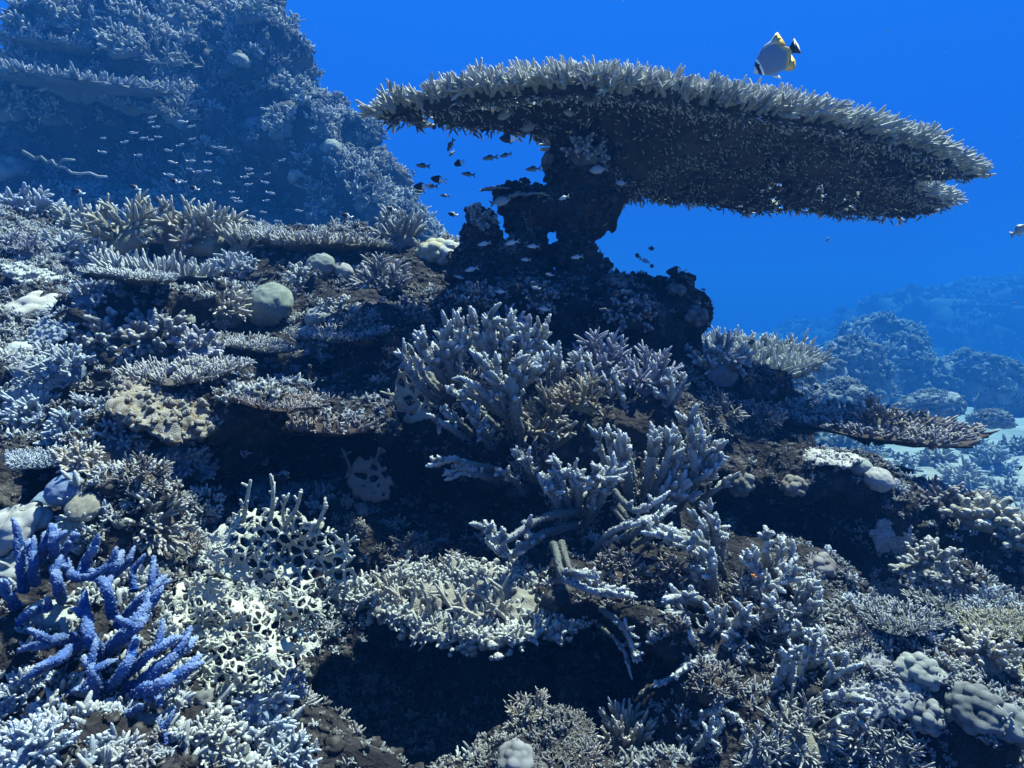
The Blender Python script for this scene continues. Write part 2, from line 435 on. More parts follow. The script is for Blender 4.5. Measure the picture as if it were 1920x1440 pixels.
LS, LR = np.array([0, .5, .9, 1.0]), np.array([1, .88, .66, .3])
def shoots(base, dirs, length, r, g, bend=.15, S=6, tips=(0., 1.), taper=.75, low=False):
    """straightish shoots from base along dirs, slightly curved"""
    N = len(base); dirs = unit(dirs)
    SS, SR = (LS, LR) if low else (SS6, SR6)
    length = np.broadcast_to(length, (N,)); r = np.broadcast_to(r, (N,))
    side = unit(g.normal(size=(N, 3))) * bend
    P = base[:, None, :] + dirs[:, None, :] * (SS[None, :, None] * length[:, None, None]) + side[:, None, :] * (SS[None, :, None] ** 2 * length[:, None, None])
    Rd = r[:, None] * SR[None] * (1 - (1 - taper) * SS[None])
    tip = np.broadcast_to(tips[0] + (tips[1] - tips[0]) * SS ** 2.2, (N, len(SS)))
    return tubes(P, Rd, S, tip), P
def hemi_dirs(n, spread, g):
    k = np.arange(n) + .5
    th = np.sqrt(k / n) * spread
    ph = k * 2.39996 + g.uniform(0, 6)
    d = np.stack([np.sin(th) * np.cos(ph), np.sin(th) * np.sin(ph), np.cos(th)], -1)
    return unit(d + g.normal(size=d.shape) * .12)
def ball(nu=20, nv=12, lo=-.35):
    """unit directions over a sphere cut below; returns dirs and faces"""
    th = np.linspace(0, math.acos(max(-1, lo)), nv)
    ph = np.arange(nu) / nu * 2 * np.pi
    D = np.stack([np.sin(th)[:, None] * np.cos(ph), np.sin(th)[:, None] * np.sin(ph), np.cos(th)[:, None] + 0 * ph], -1).reshape(-1, 3)
    i, j = np.meshgrid(np.arange(nv - 1), np.arange(nu), indexing='ij'); j2 = (j + 1) % nu
    Q = np.stack([i * nu + j, (i + 1) * nu + j, (i + 1) * nu + j2, i * nu + j2], -1).reshape(-1, 4)
    return D, Q
def gen_base(seed, r=.5, h=.35):
    D, Q = ball(16, 9, -.5)
    V = D * (1 + .25 * fbm(D * 1.0 + seed * 7, .5, 2, seed)[:, None]) * [r, r, h]
    return Geo().add(V, Q)
def gen_bush(seed, nb=11, tw=7, spread=1.3, thick=.075, tl=.42, ml=.6, flat=.0, S=6, jit=.55):
    g = np.random.default_rng(seed)
    out = []
    for d in hemi_dirs(nb, spread, g):
        d = d * [1, 1, 1 - flat]
        geo = Geo()
        L0 = ml * g.uniform(.85, 1.15)
        m, P = shoots(np.array([d * .12]), np.array([d]), L0, thick * 1.15, g, .12, S, (0, .5))
        geo.merge(m)
        ks = g.uniform(.35, 1.0, tw)
        idx = ks * L0
        bs = d * .12 + unit(d)[None] * idx[:, None] * .97
        dd = unit(unit(d)[None] + g.normal(size=(tw, 3)) * jit + [0, 0, .18])
        m, _ = shoots(bs, dd, tl * g.uniform(.6, 1.15, tw), thick * g.uniform(.8, 1.05, tw), g, .18, S)
        geo.merge(m)
        out.append(geo)
    return gen_base(seed), out
def gen_plate(seed, n=150, thick=.038, fl=.17, S=5, stem=True):
    g = np.random.default_rng(seed)
    nu, nr = 40, 7
    ph = np.arange(nu) / nu * 2 * np.pi
    rim = 1 + .12 * np.sin(ph * 2 + g.uniform(0, 6)) + .08 * np.sin(ph * 3 + g.uniform(0, 6)) + .05 * g.normal(size=nu)
    V = []
    for side in (1, -1):
        for k in range(nr):
            q = (k + .4) / (nr - .6)
            z = .10 * q * q + side * .045 * (1.15 - q) - (0 if side > 0 else .35 * max(0, .35 - q))
            V.append(np.stack([np.cos(ph) * rim * q, np.sin(ph) * rim * q, z + .02 * g.normal(size=nu)], -1))
    V = np.concatenate(V)
    Q = []
    j = np.arange(nu); j2 = (j + 1) % nu
    for s0, fl_ in ((0, False), (nr * nu, True)):
        for k in range(nr - 1):
            a = np.stack([s0 + k * nu + j, s0 + (k + 1) * nu + j, s0 + (k + 1) * nu + j2, s0 + k * nu + j2], -1)
            Q.append(a[:, ::-1] if fl_ else a)
    a = np.stack([(nr - 1) * nu + j, (2 * nr - 1) * nu + j, (2 * nr - 1) * nu + j2, (nr - 1) * nu + j2], -1); Q.append(a)
    Q.append(np.stack([0 * j + j[0], 0 * j, 0 * j, 0 * j], -1)[:0])
    T = np.stack([j[1:-1] * 0, j[1:-1], j[2:]], -1)
    plate = Geo().add(V, np.concatenate(Q), T)
    q = np.sqrt(g.uniform(.02, 1, n)); a = g.uniform(0, 6.283, n)
    rr = np.interp(a, np.append(ph, 6.2832), np.append(rim, rim[0])) * q
    B = np.stack([np.cos(a) * rr, np.sin(a) * rr, .10 * q * q + .01], -1)
    D = np.stack([np.cos(a) * q ** 3 * 1.1, np.sin(a) * q ** 3 * 1.1, np.ones(n)], -1) + g.normal(size=(n, 3)) * .38
    m, P = shoots(B, D, fl * g.uniform(.6, 1.2, n), thick, g, .15, S, low=True)
    k = g.integers(0, n, n); s_ = g.uniform(.3, .7, n)
    B2 = B[k] + unit(D[k]) * (fl * .8 * s_)[:, None]
    m2, _ = shoots(B2, unit(D[k]) + g.normal(size=(n, 3)) * .6, fl * .5, thick * .8, g, .1, 4, low=True)
    m.merge(m2)
    stalk, _ = shoots(np.array([[0, 0, -.55]]), np.array([[0, 0, 1.]]), .6, .3, g, .1, 10, (0, 0), 1.1)
    if stem: plate.merge(stalk)
    return plate, [m]
def gen_dome(seed, lump=.11, h=.78):
    D, Q = ball(48, 28, -.6)
    V = D * (1 + lump * fbm(D + seed * 3.1, .8, 4, seed, .6)[:, None] + .014 * fbm(D + seed, .12, 2, seed)[:, None]) * [1, 1, h]
    return Geo().add(V, Q, tip=np.clip(D[:, 2], 0, 1) * 0)
def gen_lobes(seed, n=22, rho=.34, S=(48, 28), h=.85):
    g = np.random.default_rng(seed)
    D, Q = ball(S[0], S[1], -.5)
    C = hemi_dirs(n, 1.7, g) * g.uniform(.55, .75, n)[:, None]
    ro = rho * g.uniform(.75, 1.15, n)
    cd = D @ C.T
    disc = ro[None] ** 2 - (C ** 2).sum(-1)[None] + cd ** 2
    r = np.where(disc > 0, cd + np.sqrt(np.maximum(disc, 0)), .45)
    r = np.maximum(r.max(1), .5)
    return Geo().add(D * r[:, None] * [1, 1, h], Q, tip=np.clip((r - .75) * 2, 0, .6))
def gen_flat(seed):
    """low encrusting sheet, crumpled and warty"""
    D, Q = ball(88, 34, -.2)
    r = 1 + .30 * fbm(D * [1, 1, 0] + seed * 5.7, .5, 3, seed)
    V = D * r[:, None] * [1, 1, .20]
    n1 = fbm(V * [1, 1, 0] + seed, .30, 2, seed + 3); n2 = 1 - np.abs(fbm(V + seed, .12, 2, seed + 5))
    V[:, 2] += .10 * n1 + .07 * n2
    geo = Geo().add(V, Q, tip=np.clip(n2 - .3, 0, .6))
    g = np.random.default_rng(seed)
    DD, QQ = ball(8, 6, -.5)
    n = 230
    k = g.choice(np.nonzero(D[:, 2] > -.05)[0], n)
    s_ = .03 + .07 * g.uniform(0, 1, n) ** 2
    for t in range(3):
        kn = Geo().add(DD * (1 + .4 * fbm(DD + t * 3, .5, 2, t)[:, None]) * [1, 1, 1.1], QQ, tip=np.clip(DD[:, 2], 0, 1) * .7)
        geo.instances(kn, np.eye(3)[None] * (s_[t::3, None] * g.uniform(.6, 1.3, (len(s_[t::3]), 3)))[:, :, None], V[k][t::3])
    return geo
M_U = coral_mat('colony', 26.0, .5, nscale=2.2, base=.62)        # for colonies modelled at unit size
M_SMOOTH = coral_mat('massive_coral', 44.0, .6, var=(.75, 1.15), nscale=4.0)
KINDS = {
 'bush': [gen_bush(100 + k, nb=16, tw=10, thick=.068, tl=.30, ml=.62, jit=.62) for k in range(4)],
 'fine': [gen_bush(200 + k, nb=18, tw=20, thick=.034, tl=.28, ml=.6, S=5, jit=.8) for k in range(3)],
 'finger': [gen_bush(300 + k, nb=20, tw=7, spread=1.0, thick=.056, tl=.36, ml=.66, jit=.3) for k in range(3)],
 'knob': [gen_bush(400 + k, nb=18, tw=9, spread=1.45, thick=.088, tl=.22, ml=.66, S=7, jit=.75) for k in range(3)],
 'cauli': [gen_bush(450 + k, nb=24, tw=5, spread=1.35, thick=.125, tl=.15, ml=.74, S=8, jit=.7) for k in range(2)],
 'stag': [gen_bush(500 + k, nb=13, tw=11, spread=1.2, thick=.05, tl=.38, ml=.8, jit=.6) for k in range(3)],
 'plate': [gen_plate(600 + k) for k in range(3)],
 'cplate': [gen_plate(630 + k, 300, .032, .25) for k in range(3)],
 'oplate': [gen_plate(640 + k, 420, .026, .19, 5, False) for k in range(2)],
 'fplate': [gen_plate(650 + k, 480, .022, .13, 5, False) for k in range(2)],
 'dome': [(gen_dome(700 + k), []) for k in range(3)],
 'lobes': [(gen_lobes(800 + k), []) for k in range(3)],
 'bubbles': [(gen_lobes(850 + k, 42, .24, (60, 36), .8), []) for k in range(2)],
 'flat': [(gen_flat(900 + k), []) for k in range(3)],
}
MESH = {}
for k_, vs in KINDS.items():
    ms = []
    for i_, (b_, brs) in enumerate(vs):
        mat = M_SMOOTH if k_ in ('dome', 'flat', 'lobes', 'bubbles') else M_U
        whole = Geo().merge(b_)
        for x_ in brs: whole.merge(x_)
        ms.append((b_.mesh(k_ + '_base', mat), [x_.mesh(k_ + '_branch', mat) for x_ in brs], whole.mesh(k_ + '_colony', mat)))
    MESH[k_] = ms
print('kinds', time.time() - T0)

dg = bpy.context.evaluated_depsgraph_get()
BV = {'reef': BVHTree.FromObject(reef_o, dg), 'pillar': BVHTree.FromObject(pillar_o, dg), 'pin': BVHTree.FromObject(pin_o, dg)}
def hit(px, py, on=('reef', 'pillar')):
    d = ray(px, py); best = None
    for k in on:
        loc, nrm, i, dist = BV[k].ray_cast(Vector((0, 0, 0)), Vector(d).normalized())
        if loc is not None and (best is None or dist < best[2]): best = (np.array(loc), np.array(nrm), dist)
    return best
def basis(axis, rot):
    z = unit(axis); x = unit(np.cross([0, 1, 0] if abs(z[1]) < .9 else [1, 0, 0], z)); y = np.cross(z, x)
    c, s_ = math.cos(rot), math.sin(rot)
    return np.stack([x * c + y * s_, -x * s_ + y * c, z], 1)
COUNT = {}
def colony(kind, px, py, size, color, name, cat, label, up=.5, sink=.12, on=('reef', 'pillar'), group=None, parts=True, sz=1.0, loc=None, axis=None, rot=None, sy=1.0):
    """a coral colony grown where the line of sight through (px, py) meets the rock"""
    if loc is None:
        h = hit(px, py, on)
        for q_ in range(1, 14):
            if h is None: h = hit(px - (q_ * 6 if 'pin' in on else 0), py + q_ * 8, on)
        if h is None: print('no rock at', px, py, label); return
        loc, nrm, _ = h
        if nrm @ ray(px, py) > 0: nrm = -nrm
    else: nrm = np.array([0, 0, 1.])
    d = loc[1] * cp - loc[2] * sp
    r = size / FOC * d
    ax = unit(nrm * (1 - up) + np.array([0, 0, 1.]) * up) if axis is None else unit(axis)
    k = COUNT.get(kind, 0); COUNT[kind] = k + 1
    base, brs, whole = MESH[kind][k % len(MESH[kind])]
    g = np.random.default_rng(int(px * 7 + py * 13))
    B = basis(ax, g.uniform(0, 6.28) if rot is None else rot) * np.array([r, r * sy, r * sz])
    M = Matrix.Identity(4)
    for i in range(3):
        for j in range(3): M[i][j] = B[i, j]
        M[i][3] = (loc - ax * r * sink)[i]
    color = tuple(np.clip(np.array(color) * g.uniform(.88, 1.12) * g.uniform(.96, 1.04, 3), 0, .85))
    if brs and parts:
        root = obj(name, None); root.matrix_world = M; root.empty_display_size = .1
        pl_ = kind in ('plate', 'fplate', 'cplate', 'oplate')
        obj('plate' if pl_ else 'base', base, root, tuple(np.array(color) * .5) if pl_ else color)
        for b in brs:
            o = obj('branch' if len(brs) > 1 else 'branchlets', b, root, color)
            if len(brs) == 1: o['kind'] = 'stuff'
    else:
        root = obj(name, whole, None, color); root.matrix_world = M
    return tag(root, label, cat, group)

# ------------------------------------------------------------------ the great table coral
def poly_dist(X, Y, poly):
    """signed distance to a polygon in the plane, positive inside"""
    d2 = np.full(X.shape, 1e9); ins = np.zeros(X.shape, bool)
    n = len(poly)
    for i in range(n):
        a, b = poly[i], poly[(i + 1) % n]
        e = b - a
        t = np.clip(((X - a[0]) * e[0] + (Y - a[1]) * e[1]) / (e @ e), 0, 1)
        d2 = np.minimum(d2, (X - a[0] - t * e[0]) ** 2 + (Y - a[1] - t * e[1]) ** 2)
        c = (a[1] > Y) != (b[1] > Y)
        xi = a[0] + (Y - a[1]) / (e[1] if abs(e[1]) > 1e-9 else 1e-9) * e[0]
        ins ^= c & (X < xi)
    return np.where(ins, 1, -1) * np.sqrt(d2)
def outline(pxs, zf):
    """pixels of a rim brought down onto the gently tilted surface z = zf(y)"""
    out = []
    for p in pxs:
        r = ray(p[0], p[1]); a = zf(0.0); b = zf(1.0) - a
        k = a / (r[2] - b * r[1])
        out.append([r[0] * k, r[1] * k])
    return np.array(out)
def smooth_poly(P, n=2, jit=0.0, g=None):
    for _ in range(n):
        Q = np.empty((len(P) * 2, 2)); N = np.roll(P, -1, 0)
        Q[0::2] = .75 * P + .25 * N; Q[1::2] = .25 * P + .75 * N; P = Q
    if jit: P = P + g.normal(size=P.shape) * jit
    return P
TZ = lambda y: .895 - .085 * (y - 2.2)
near = outline([(690,158),(770,136),(880,124),(1000,110),(1100,100),(1250,116),(1400,134),(1500,150),(1600,180),(1700,214),(1780,250),(1838,284)], TZ)
far = outline([(1805,290),(1712,292),(1722,320),(1795,338),(1740,358),(1680,368),(1600,364),(1530,356),(1480,346),(1400,354),(1320,346),(1240,328),(1180,316),(1120,283),(1060,222),(1000,200),(900,184),(800,168),(715,163)], TZ)
TPOLY = smooth_poly(np.concatenate([near, far]), 2, .008, np.random.default_rng(3))
stalk_top = outline([(1148, 272)], TZ)[0]
def plate_z(x, y, D=None):
    q = np.hypot(x - stalk_top[0], y - stalk_top[1])
    if D is None: D = poly_dist(np.asarray(x, float), np.asarray(y, float), TPOLY)
    return TZ(y) - .46 * np.maximum(0, .25 - D) - .14 * np.exp(-(q / .28) ** 2) + .018 * fbm(np.stack([x, y, x * 0], -1), .35, 2, 9)
def build_table():
    g = np.random.default_rng(21)
    root = tag(obj('table_coral', None), 'huge pale spiky table coral spreading from the top of the rock pillar', 'coral')
    root.location = (stalk_top[0], stalk_top[1], .3)
    off = -np.array(root.location)
    vox = .016
    mn, mx = TPOLY.min(0) - .06, TPOLY.max(0) + .06
    lo, hi = (mn[0], mn[1], .28), (mx[0], mx[1], 1.05)
    ax = grid_field(lo, hi, vox)
    X2, Y2 = np.meshgrid(ax[0], ax[1], indexing='ij')
    D = poly_dist(X2, Y2, TPOLY)
    Zc = plate_z(X2, Y2)
    th = np.clip(.016 + .05 * np.clip(D, 0, .4), 0, .034)
    W = np.abs(ax[2][None, None, :] - Zc[:, :, None]) - th[:, :, None]
    F = np.maximum(W, -D[:, :, None]).astype(np.float32)
    P2_ = np.stack([X2, Y2, X2 * 0], -1)
    qs = np.hypot(X2 - stalk_top[0], Y2 - stalk_top[1])
    gap = (vnoise(P2_ / .032, 12) + .5 * vnoise(P2_ / .1, 13)) * .03 - .010 - .03 * np.exp(-(qs / .45) ** 2)
    F = np.maximum(F, gap[:, :, None].astype(np.float32))
    c0, c1 = at(1105, 420, 2.72), np.array([stalk_top[0], stalk_top[1], float(plate_z(stalk_top[0], stalk_top[1]))])
    S_ = capsule(ax[0][:, None, None], ax[1][None, :, None], ax[2][None, None, :], c0, c1 + [0, 0, -.02], .05, .13).astype(np.float32)
    roughen(F, ax, .06, [(.06, .010, 2)], 33)
    pg = sdf_mesh(F, lo, vox)
    V, Q, T, A = pg.arrays()
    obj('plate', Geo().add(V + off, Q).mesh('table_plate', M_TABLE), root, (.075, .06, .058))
    lo2 = (c0[0] - .3, c0[1] - .3, .05); hi2 = (c1[0] + .35, c1[1] + .35, .8)
    ax2 = grid_field(lo2, hi2, .016)
    F2 = smin(capsule(ax2[0][:, None, None], ax2[1][None, :, None], ax2[2][None, None, :], c0, c1 + [-.05, -.03, -.10], .05, .055), capsule(ax2[0][:, None, None], ax2[1][None, :, None], ax2[2][None, None, :], c1 + [-.05, -.03, -.10], c1 + [0, 0, .0], .055, .10), .05).astype(np.float32)
    F2 = np.maximum(F2, (ax2[2][None, None, :] - c1[2]))
    roughen(F2, ax2, .1, [(.08, .030, 3), (.03, .010, 2)], 35)
    V, Q, T, A = sdf_mesh(F2, lo2, .016).arrays()
    obj('stalk', Geo().add(V + off, Q).mesh('table_stalk', M_TABLE), root, (.035, .03, .03))
    # branchlets: templates, then spread over plate and rim
    tpl = []
    for k in range(7):
        gg = np.random.default_rng(50 + k)
        m, _ = shoots(np.zeros((1, 3)), np.array([[0, 0, 1.]]), 1.0, .125, gg, .14, 5, (.1, 1), low=True)
        nt_ = 2 + k % 3
        s_ = gg.uniform(.2, .6, nt_)
        b = np.zeros((nt_, 3)); b[:, 2] = s_
        a = gg.uniform(0, 6.28, nt_)
        m2, _ = shoots(b, np.stack([np.cos(a) * .75, np.sin(a) * .75, np.ones(nt_)], -1), gg.uniform(.4, .62, nt_), .095, gg, .2, 4, (.15, 1), low=True)
        tpl.append(m.merge(m2))
    def frames(dirs, ln, g):
        z = unit(dirs); x = unit(np.cross(z, unit(g.normal(size=z.shape)))); y = np.cross(z, x)
        w = ln[:, None] * 1.0
        return np.stack([x * np.minimum(ln, .085)[:, None], y * np.minimum(ln, .085)[:, None], z * w], -1)
    n = 23000
    pts = np.stack([g.uniform(mn[0], mx[0], n), g.uniform(mn[1], mx[1], n)], -1)
    dd = poly_dist(pts[:, 0], pts[:, 1], TPOLY)
    keep = dd > -.004
    pts, dd = pts[keep], dd[keep]
    # direction away from the middle, from the distance field
    e = .02
    gx = poly_dist(pts[:, 0] + e, pts[:, 1], TPOLY) - poly_dist(pts[:, 0] - e, pts[:, 1], TPOLY)
    gy = poly_dist(pts[:, 0], pts[:, 1] + e, TPOLY) - poly_dist(pts[:, 0], pts[:, 1] - e, TPOLY)
    outw = -unit(np.stack([gx, gy, gx * 0], -1))
    cen = unit(np.concatenate([pts - stalk_top, np.zeros((len(pts), 1))], 1))
    outw = unit(outw * .6 + cen * .6)
    rim = np.exp(-np.maximum(dd, 0) / .09)
    pw = g.uniform(0, 1, len(pts)) < np.clip(.30 + .85 * rim, 0, 1)
    pts, dd, outw, rim = pts[pw], dd[pw], outw[pw], rim[pw]
    cenw = np.concatenate([pts, plate_z(pts[:, 0], pts[:, 1])[:, None]], 1)
    N = len(pts)
    print('table branchlets', N)
    up_d = np.array([0, 0, 1.]) * (1.0 - .55 * rim)[:, None] + outw * (.35 + .75 * rim)[:, None] + g.normal(size=(N, 3)) * .30
    ln = g.uniform(.036, .082, N) * (1 + .25 * rim)
    zoff = np.where(rim > .5, g.uniform(-.012, .014, N), .012)
    bs = cenw + np.stack([zoff * 0, zoff * 0, zoff], -1)
    Ms = frames(up_d, ln, g)
    px_, py_, dep = pix(bs)
    score = rim * 2 - dep * .35 + g.uniform(0, .6, N)
    order = np.argsort(-score)
    single = set(order[:300].tolist())
    tm = [t_.mesh('branchlet', M_TABLE) for t_ in tpl]
    rest = Geo()
    for k in range(7):
        sel = np.array([i for i in range(k, N, 7) if i not in single])
        rest.instances(tpl[k], Ms[sel], bs[sel] + off)
    for i in single:
        o = obj('branchlet', tm[i % 7], root, TCOL)
        M = Matrix.Identity(4)
        for a in range(3):
            for b in range(3): M[a][b] = Ms[i][a, b]
            M[a][3] = (bs[i] + off)[a]
        o.matrix_local = M
    # stubs under the plate
    nu_ = 4400
    k = g.integers(0, N, nu_)
    P2 = cenw[k] + np.concatenate([g.normal(size=(nu_, 2)) * .02, np.full((nu_, 1), -.022)], 1)
    P2 = P2[poly_dist(P2[:, 0], P2[:, 1], TPOLY) > .0]
    k = k[:len(P2)]
    nu_ = len(P2)
    dn = outw[k] * .9 + np.array([0, 0, -.55]) + g.normal(size=(nu_, 3)) * .35
    Md = frames(dn, g.uniform(.022, .045, nu_), g)
    under = Geo()
    small, _ = shoots(np.zeros((1, 3)), np.array([[0, 0, 1.]]), 1.0, .14, np.random.default_rng(1), .1, 4, (-.6, 1.3), low=True)
    Md = Md * np.array([1.0, 1.0, 1.0])
    under.instances(small, Md * np.array([.9, .9, 1]), P2 + off, g.uniform(-.2, .2, nu_))
    tag(obj('branchlet_mass', rest.mesh('branchlet_mass', M_TABLE), root, TCOL), kind='stuff')
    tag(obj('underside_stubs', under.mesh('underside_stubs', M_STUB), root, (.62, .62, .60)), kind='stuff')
TCOL = (.42, .42, .36)
M_TABLE = coral_mat('table_coral', 300.0, .4, var=(.7, 1.2), nscale=18)
M_STUB = coral_mat('table_stub', 300.0, .4, var=(.12, .3), nscale=18, tipmix=.9)  # pale coral tips, painted brighter like specks of sun leaking through the plate
build_table()
print('table', time.time() - T0)
# ------------------------------------------------------------------ staghorn corals
PALE, CREAM, BLUEP, BROWN, TAN = (.45, .46, .43), (.46, .43, .33), (.34, .42, .54), (.14, .09, .07), (.33, .26, .14)
GREY, WHITE, RED, LILAC, YELLOW = (.27, .28, .29), (.62, .64, .62), (.17, .10, .08), (.30, .31, .41), (.50, .46, .27)
CONE = Geo().add([[1, 0, 0], [0, 1, 0], [-1, 0, 0], [0, -1, 0], [0, 0, 1.0]], None, [[0, 1, 4], [1, 2, 4], [2, 3, 4], [3, 0, 4]], [0, 0, 0, 0, .4])
def resample(P, K):
    P = np.asarray(P, float)
    if len(P) == 2: P = np.array([P[0], (P[0] + P[1]) / 2, P[1]])
    E = np.concatenate([[2 * P[0] - P[1]], P, [2 * P[-1] - P[-2]]])
    out = []
    for t in np.linspace(0, len(P) - 1 - 1e-6, K):
        i = int(t); f = t - i
        a, b, c, d = E[i:i + 4]
        out.append(.5 * ((2 * b) + (c - a) * f + (2 * a - 5 * b + 4 * c - d) * f * f + (3 * b - a - 3 * c + d) * f ** 3))
    return np.array(out)
def knobbly(P, r0, r1, g, S=9, bumps=1.0, bsize=.26, blen=.30, tips=(0, 1), cup=0.0):
    """one thick coral branch along the points P, covered in tiny cups"""
    K = len(P)
    s = np.linspace(0, 1, K)
    Rd = r0 + (r1 - r0) * s
    Rd = Rd * (1 + .07 * g.normal(size=K))
    Rd[-1] *= .35; Rd[-2] *= .8
    tip = (tips[0] + (tips[1] - tips[0]) * s ** 1.7)[None]
    geo = tubes(P[None], Rd[None], S, tip)
    Lc = np.linalg.norm(np.diff(P, axis=0), axis=1).sum()
    n = int(bumps * 6.283 * (r0 + r1) / 2 * Lc / ((r0 * bsize * 2.3) ** 2))
    n = min(n, 900)
    if n > 3:
        tt = g.uniform(0, .97, n) * (K - 1); i = tt.astype(int); f = (tt - i)[:, None]
        C = P[i] * (1 - f) + P[i + 1] * f
        tn = unit(P[i + 1] - P[i])
        x = unit(np.cross(tn, unit(g.normal(size=(n, 3)))))
        rr = (Rd[i] * (1 - f[:, 0]) + Rd[i + 1] * f[:, 0])
        z = unit(x + tn * .55)
        y = unit(np.cross(z, unit(g.normal(size=(n, 3))))); w = np.cross(z, y)
        b = r0 * bsize * g.uniform(.75, 1.2, n)
        Ms = np.stack([w * b[:, None], y * b[:, None], z * (b * blen / bsize)[:, None]], -1)
        sf = tt / (K - 1)
        geo.instances(CONE, Ms, C + x * (rr * .93)[:, None], cup + (tips[1] - cup) * .9 * sf ** 1.8)
    return geo
def stag_branch(pts, rpx, g, twigs=5, tl=3.2, tr=.72, bumps=1.0, tw_up=.5, spread=.9, first=.35, rk=1.0, **kw):
    """a main branch through pixels (px, py, distance) with its side shoots, as one mesh"""
    W = np.array([at(*p) for p in pts])
    d = np.mean([p[2] for p in pts])
    r = rpx * rk / FOC * d
    P = resample(W, 5 + 3 * len(pts))
    P += g.normal(size=P.shape) * r * .12
    geo = knobbly(P, r, r * .62, g, bumps=bumps, **kw)
    Lc = np.linalg.norm(np.diff(P, axis=0), axis=1).sum()
    for k in range(twigs):
        t = g.uniform(first, .97); i = min(int(t * (len(P) - 1)), len(P) - 2)
        tn = unit(P[i + 1] - P[i])
        dv = unit(tn * .75 + g.normal(size=3) * spread * .6 + np.array([0, -.1, tw_up]))
        L = r * tl * g.uniform(.6, 1.35)
        Q = P[i] + dv * L * np.linspace(0, 1, 6)[:, None] + g.normal(size=3) * L * .12 * (np.linspace(0, 1, 6)[:, None] ** 2)
        geo.merge(knobbly(Q, r * tr, r * tr * .7, g, S=7, bumps=bumps * .8, **kw))
    return geo
def stag_colony(name, label, branches, color, mat, g, origin, **kw):
    root = tag(obj(name, None), label, 'coral')
    root.location = origin
    off = -np.array(origin)
    for b in branches:
        pts, rpx = b[0], b[1]
        k2 = dict(kw); k2.update(b[2] if len(b) > 2 else {}); k2['twigs'] = int(max(k2['twigs'], kw['twigs'] * .8))
        geo = stag_branch(pts, rpx, g, **k2)
        V, Q, T, A = geo.arrays()
        obj('branch', Geo().add(V + off, Q, T, A).mesh('branch', mat), root, color)
    return root
M_STAG = coral_mat('staghorn', 260.0, .35, var=(.6, 1.15), tipmix=1.0, tipcol=(1.0, 1.05, 1.08), nscale=16)
M_BLUE = coral_mat('blue_staghorn', 300.0, .35, var=(.6, 1.3), tipmix=.6, tipcol=(.70, .84, 1.0), nscale=20)

def bd(py): return 1.02 - (py - 1000) / 440 * .22
def B2(r, *p, **k):
    g = np.random.default_rng(int(p[0][0] * 3 + p[0][1]))
    o = [(x, y, bd(y) + g.uniform(-.03, .03) + (.03 if i == 0 else -.015)) for i, (x, y) in enumerate(p)]
    return (o, r, k)
blue = [B2(13,(45,1110),(40,1060),(37,1016)),B2(11,(65,1095),(62,1050),(56,1012)),B2(12,(104,1050),(100,1015),(97,984)),B2(10,(80,1050),(83,1020),(85,997)),
 B2(10,(100,1045),(122,1032),(138,998)),B2(12,(168,1078),(137,1080),(119,1046)),B2(12,(148,1082),(162,1050),(183,1024)),B2(13,(192,1092),(212,1062),(232,1034)),B2(10,(200,1090),(222,1072),(244,1048)),
 B2(12,(116,1125),(108,1090),(98,1060)),B2(12,(212,1155),(198,1100),(166,1066)),B2(14,(192,1232),(167,1195),(163,1150),(154,1108)),B2(15,(190,1232),(238,1182),(300,1108)),B2(10,(294,1092),(288,1054)),
 B2(10,(250,1108),(248,1064)),B2(13,(222,1170),(268,1122),(312,1078)),B2(13,(215,1215),(250,1180),(284,1150)),B2(13,(198,1296),(238,1245),(256,1190)),B2(17,(245,1296),(305,1248),(368,1194)),
 B2(13,(228,1275),(282,1224),(342,1192)),B2(13,(187,1318),(176,1272),(158,1228)),B2(18,(262,1300),(300,1285),(352,1262)),B2(10,(283,1290),(302,1322)),B2(12,(30,1135),(15,1115),(-5,1085)),
 B2(14,(140,1196),(105,1200),(58,1218)),B2(12,(205,1368),(262,1326)),B2(11,(308,1396),(305,1368),(298,1338)),B2(12,(215,1322),(168,1340),(130,1364)),B2(11,(60,1395),(68,1340)),B2(14,(150,1205),(110,1235),(60,1262)),
 B2(12,(100,1330),(130,1300),(168,1290)),B2(12,(30,1180),(60,1150),(95,1140))]
stag_colony('blue_staghorn_coral', 'vivid blue staghorn coral with white dotted branches in the lower left corner', blue, (.006, .054, .25), M_BLUE, np.random.default_rng(5), at(190, 1300, 1.0), rk=.82, cup=.30, twigs=2, tl=3.6, bumps=.62, bsize=.22, blen=.30, first=.5)

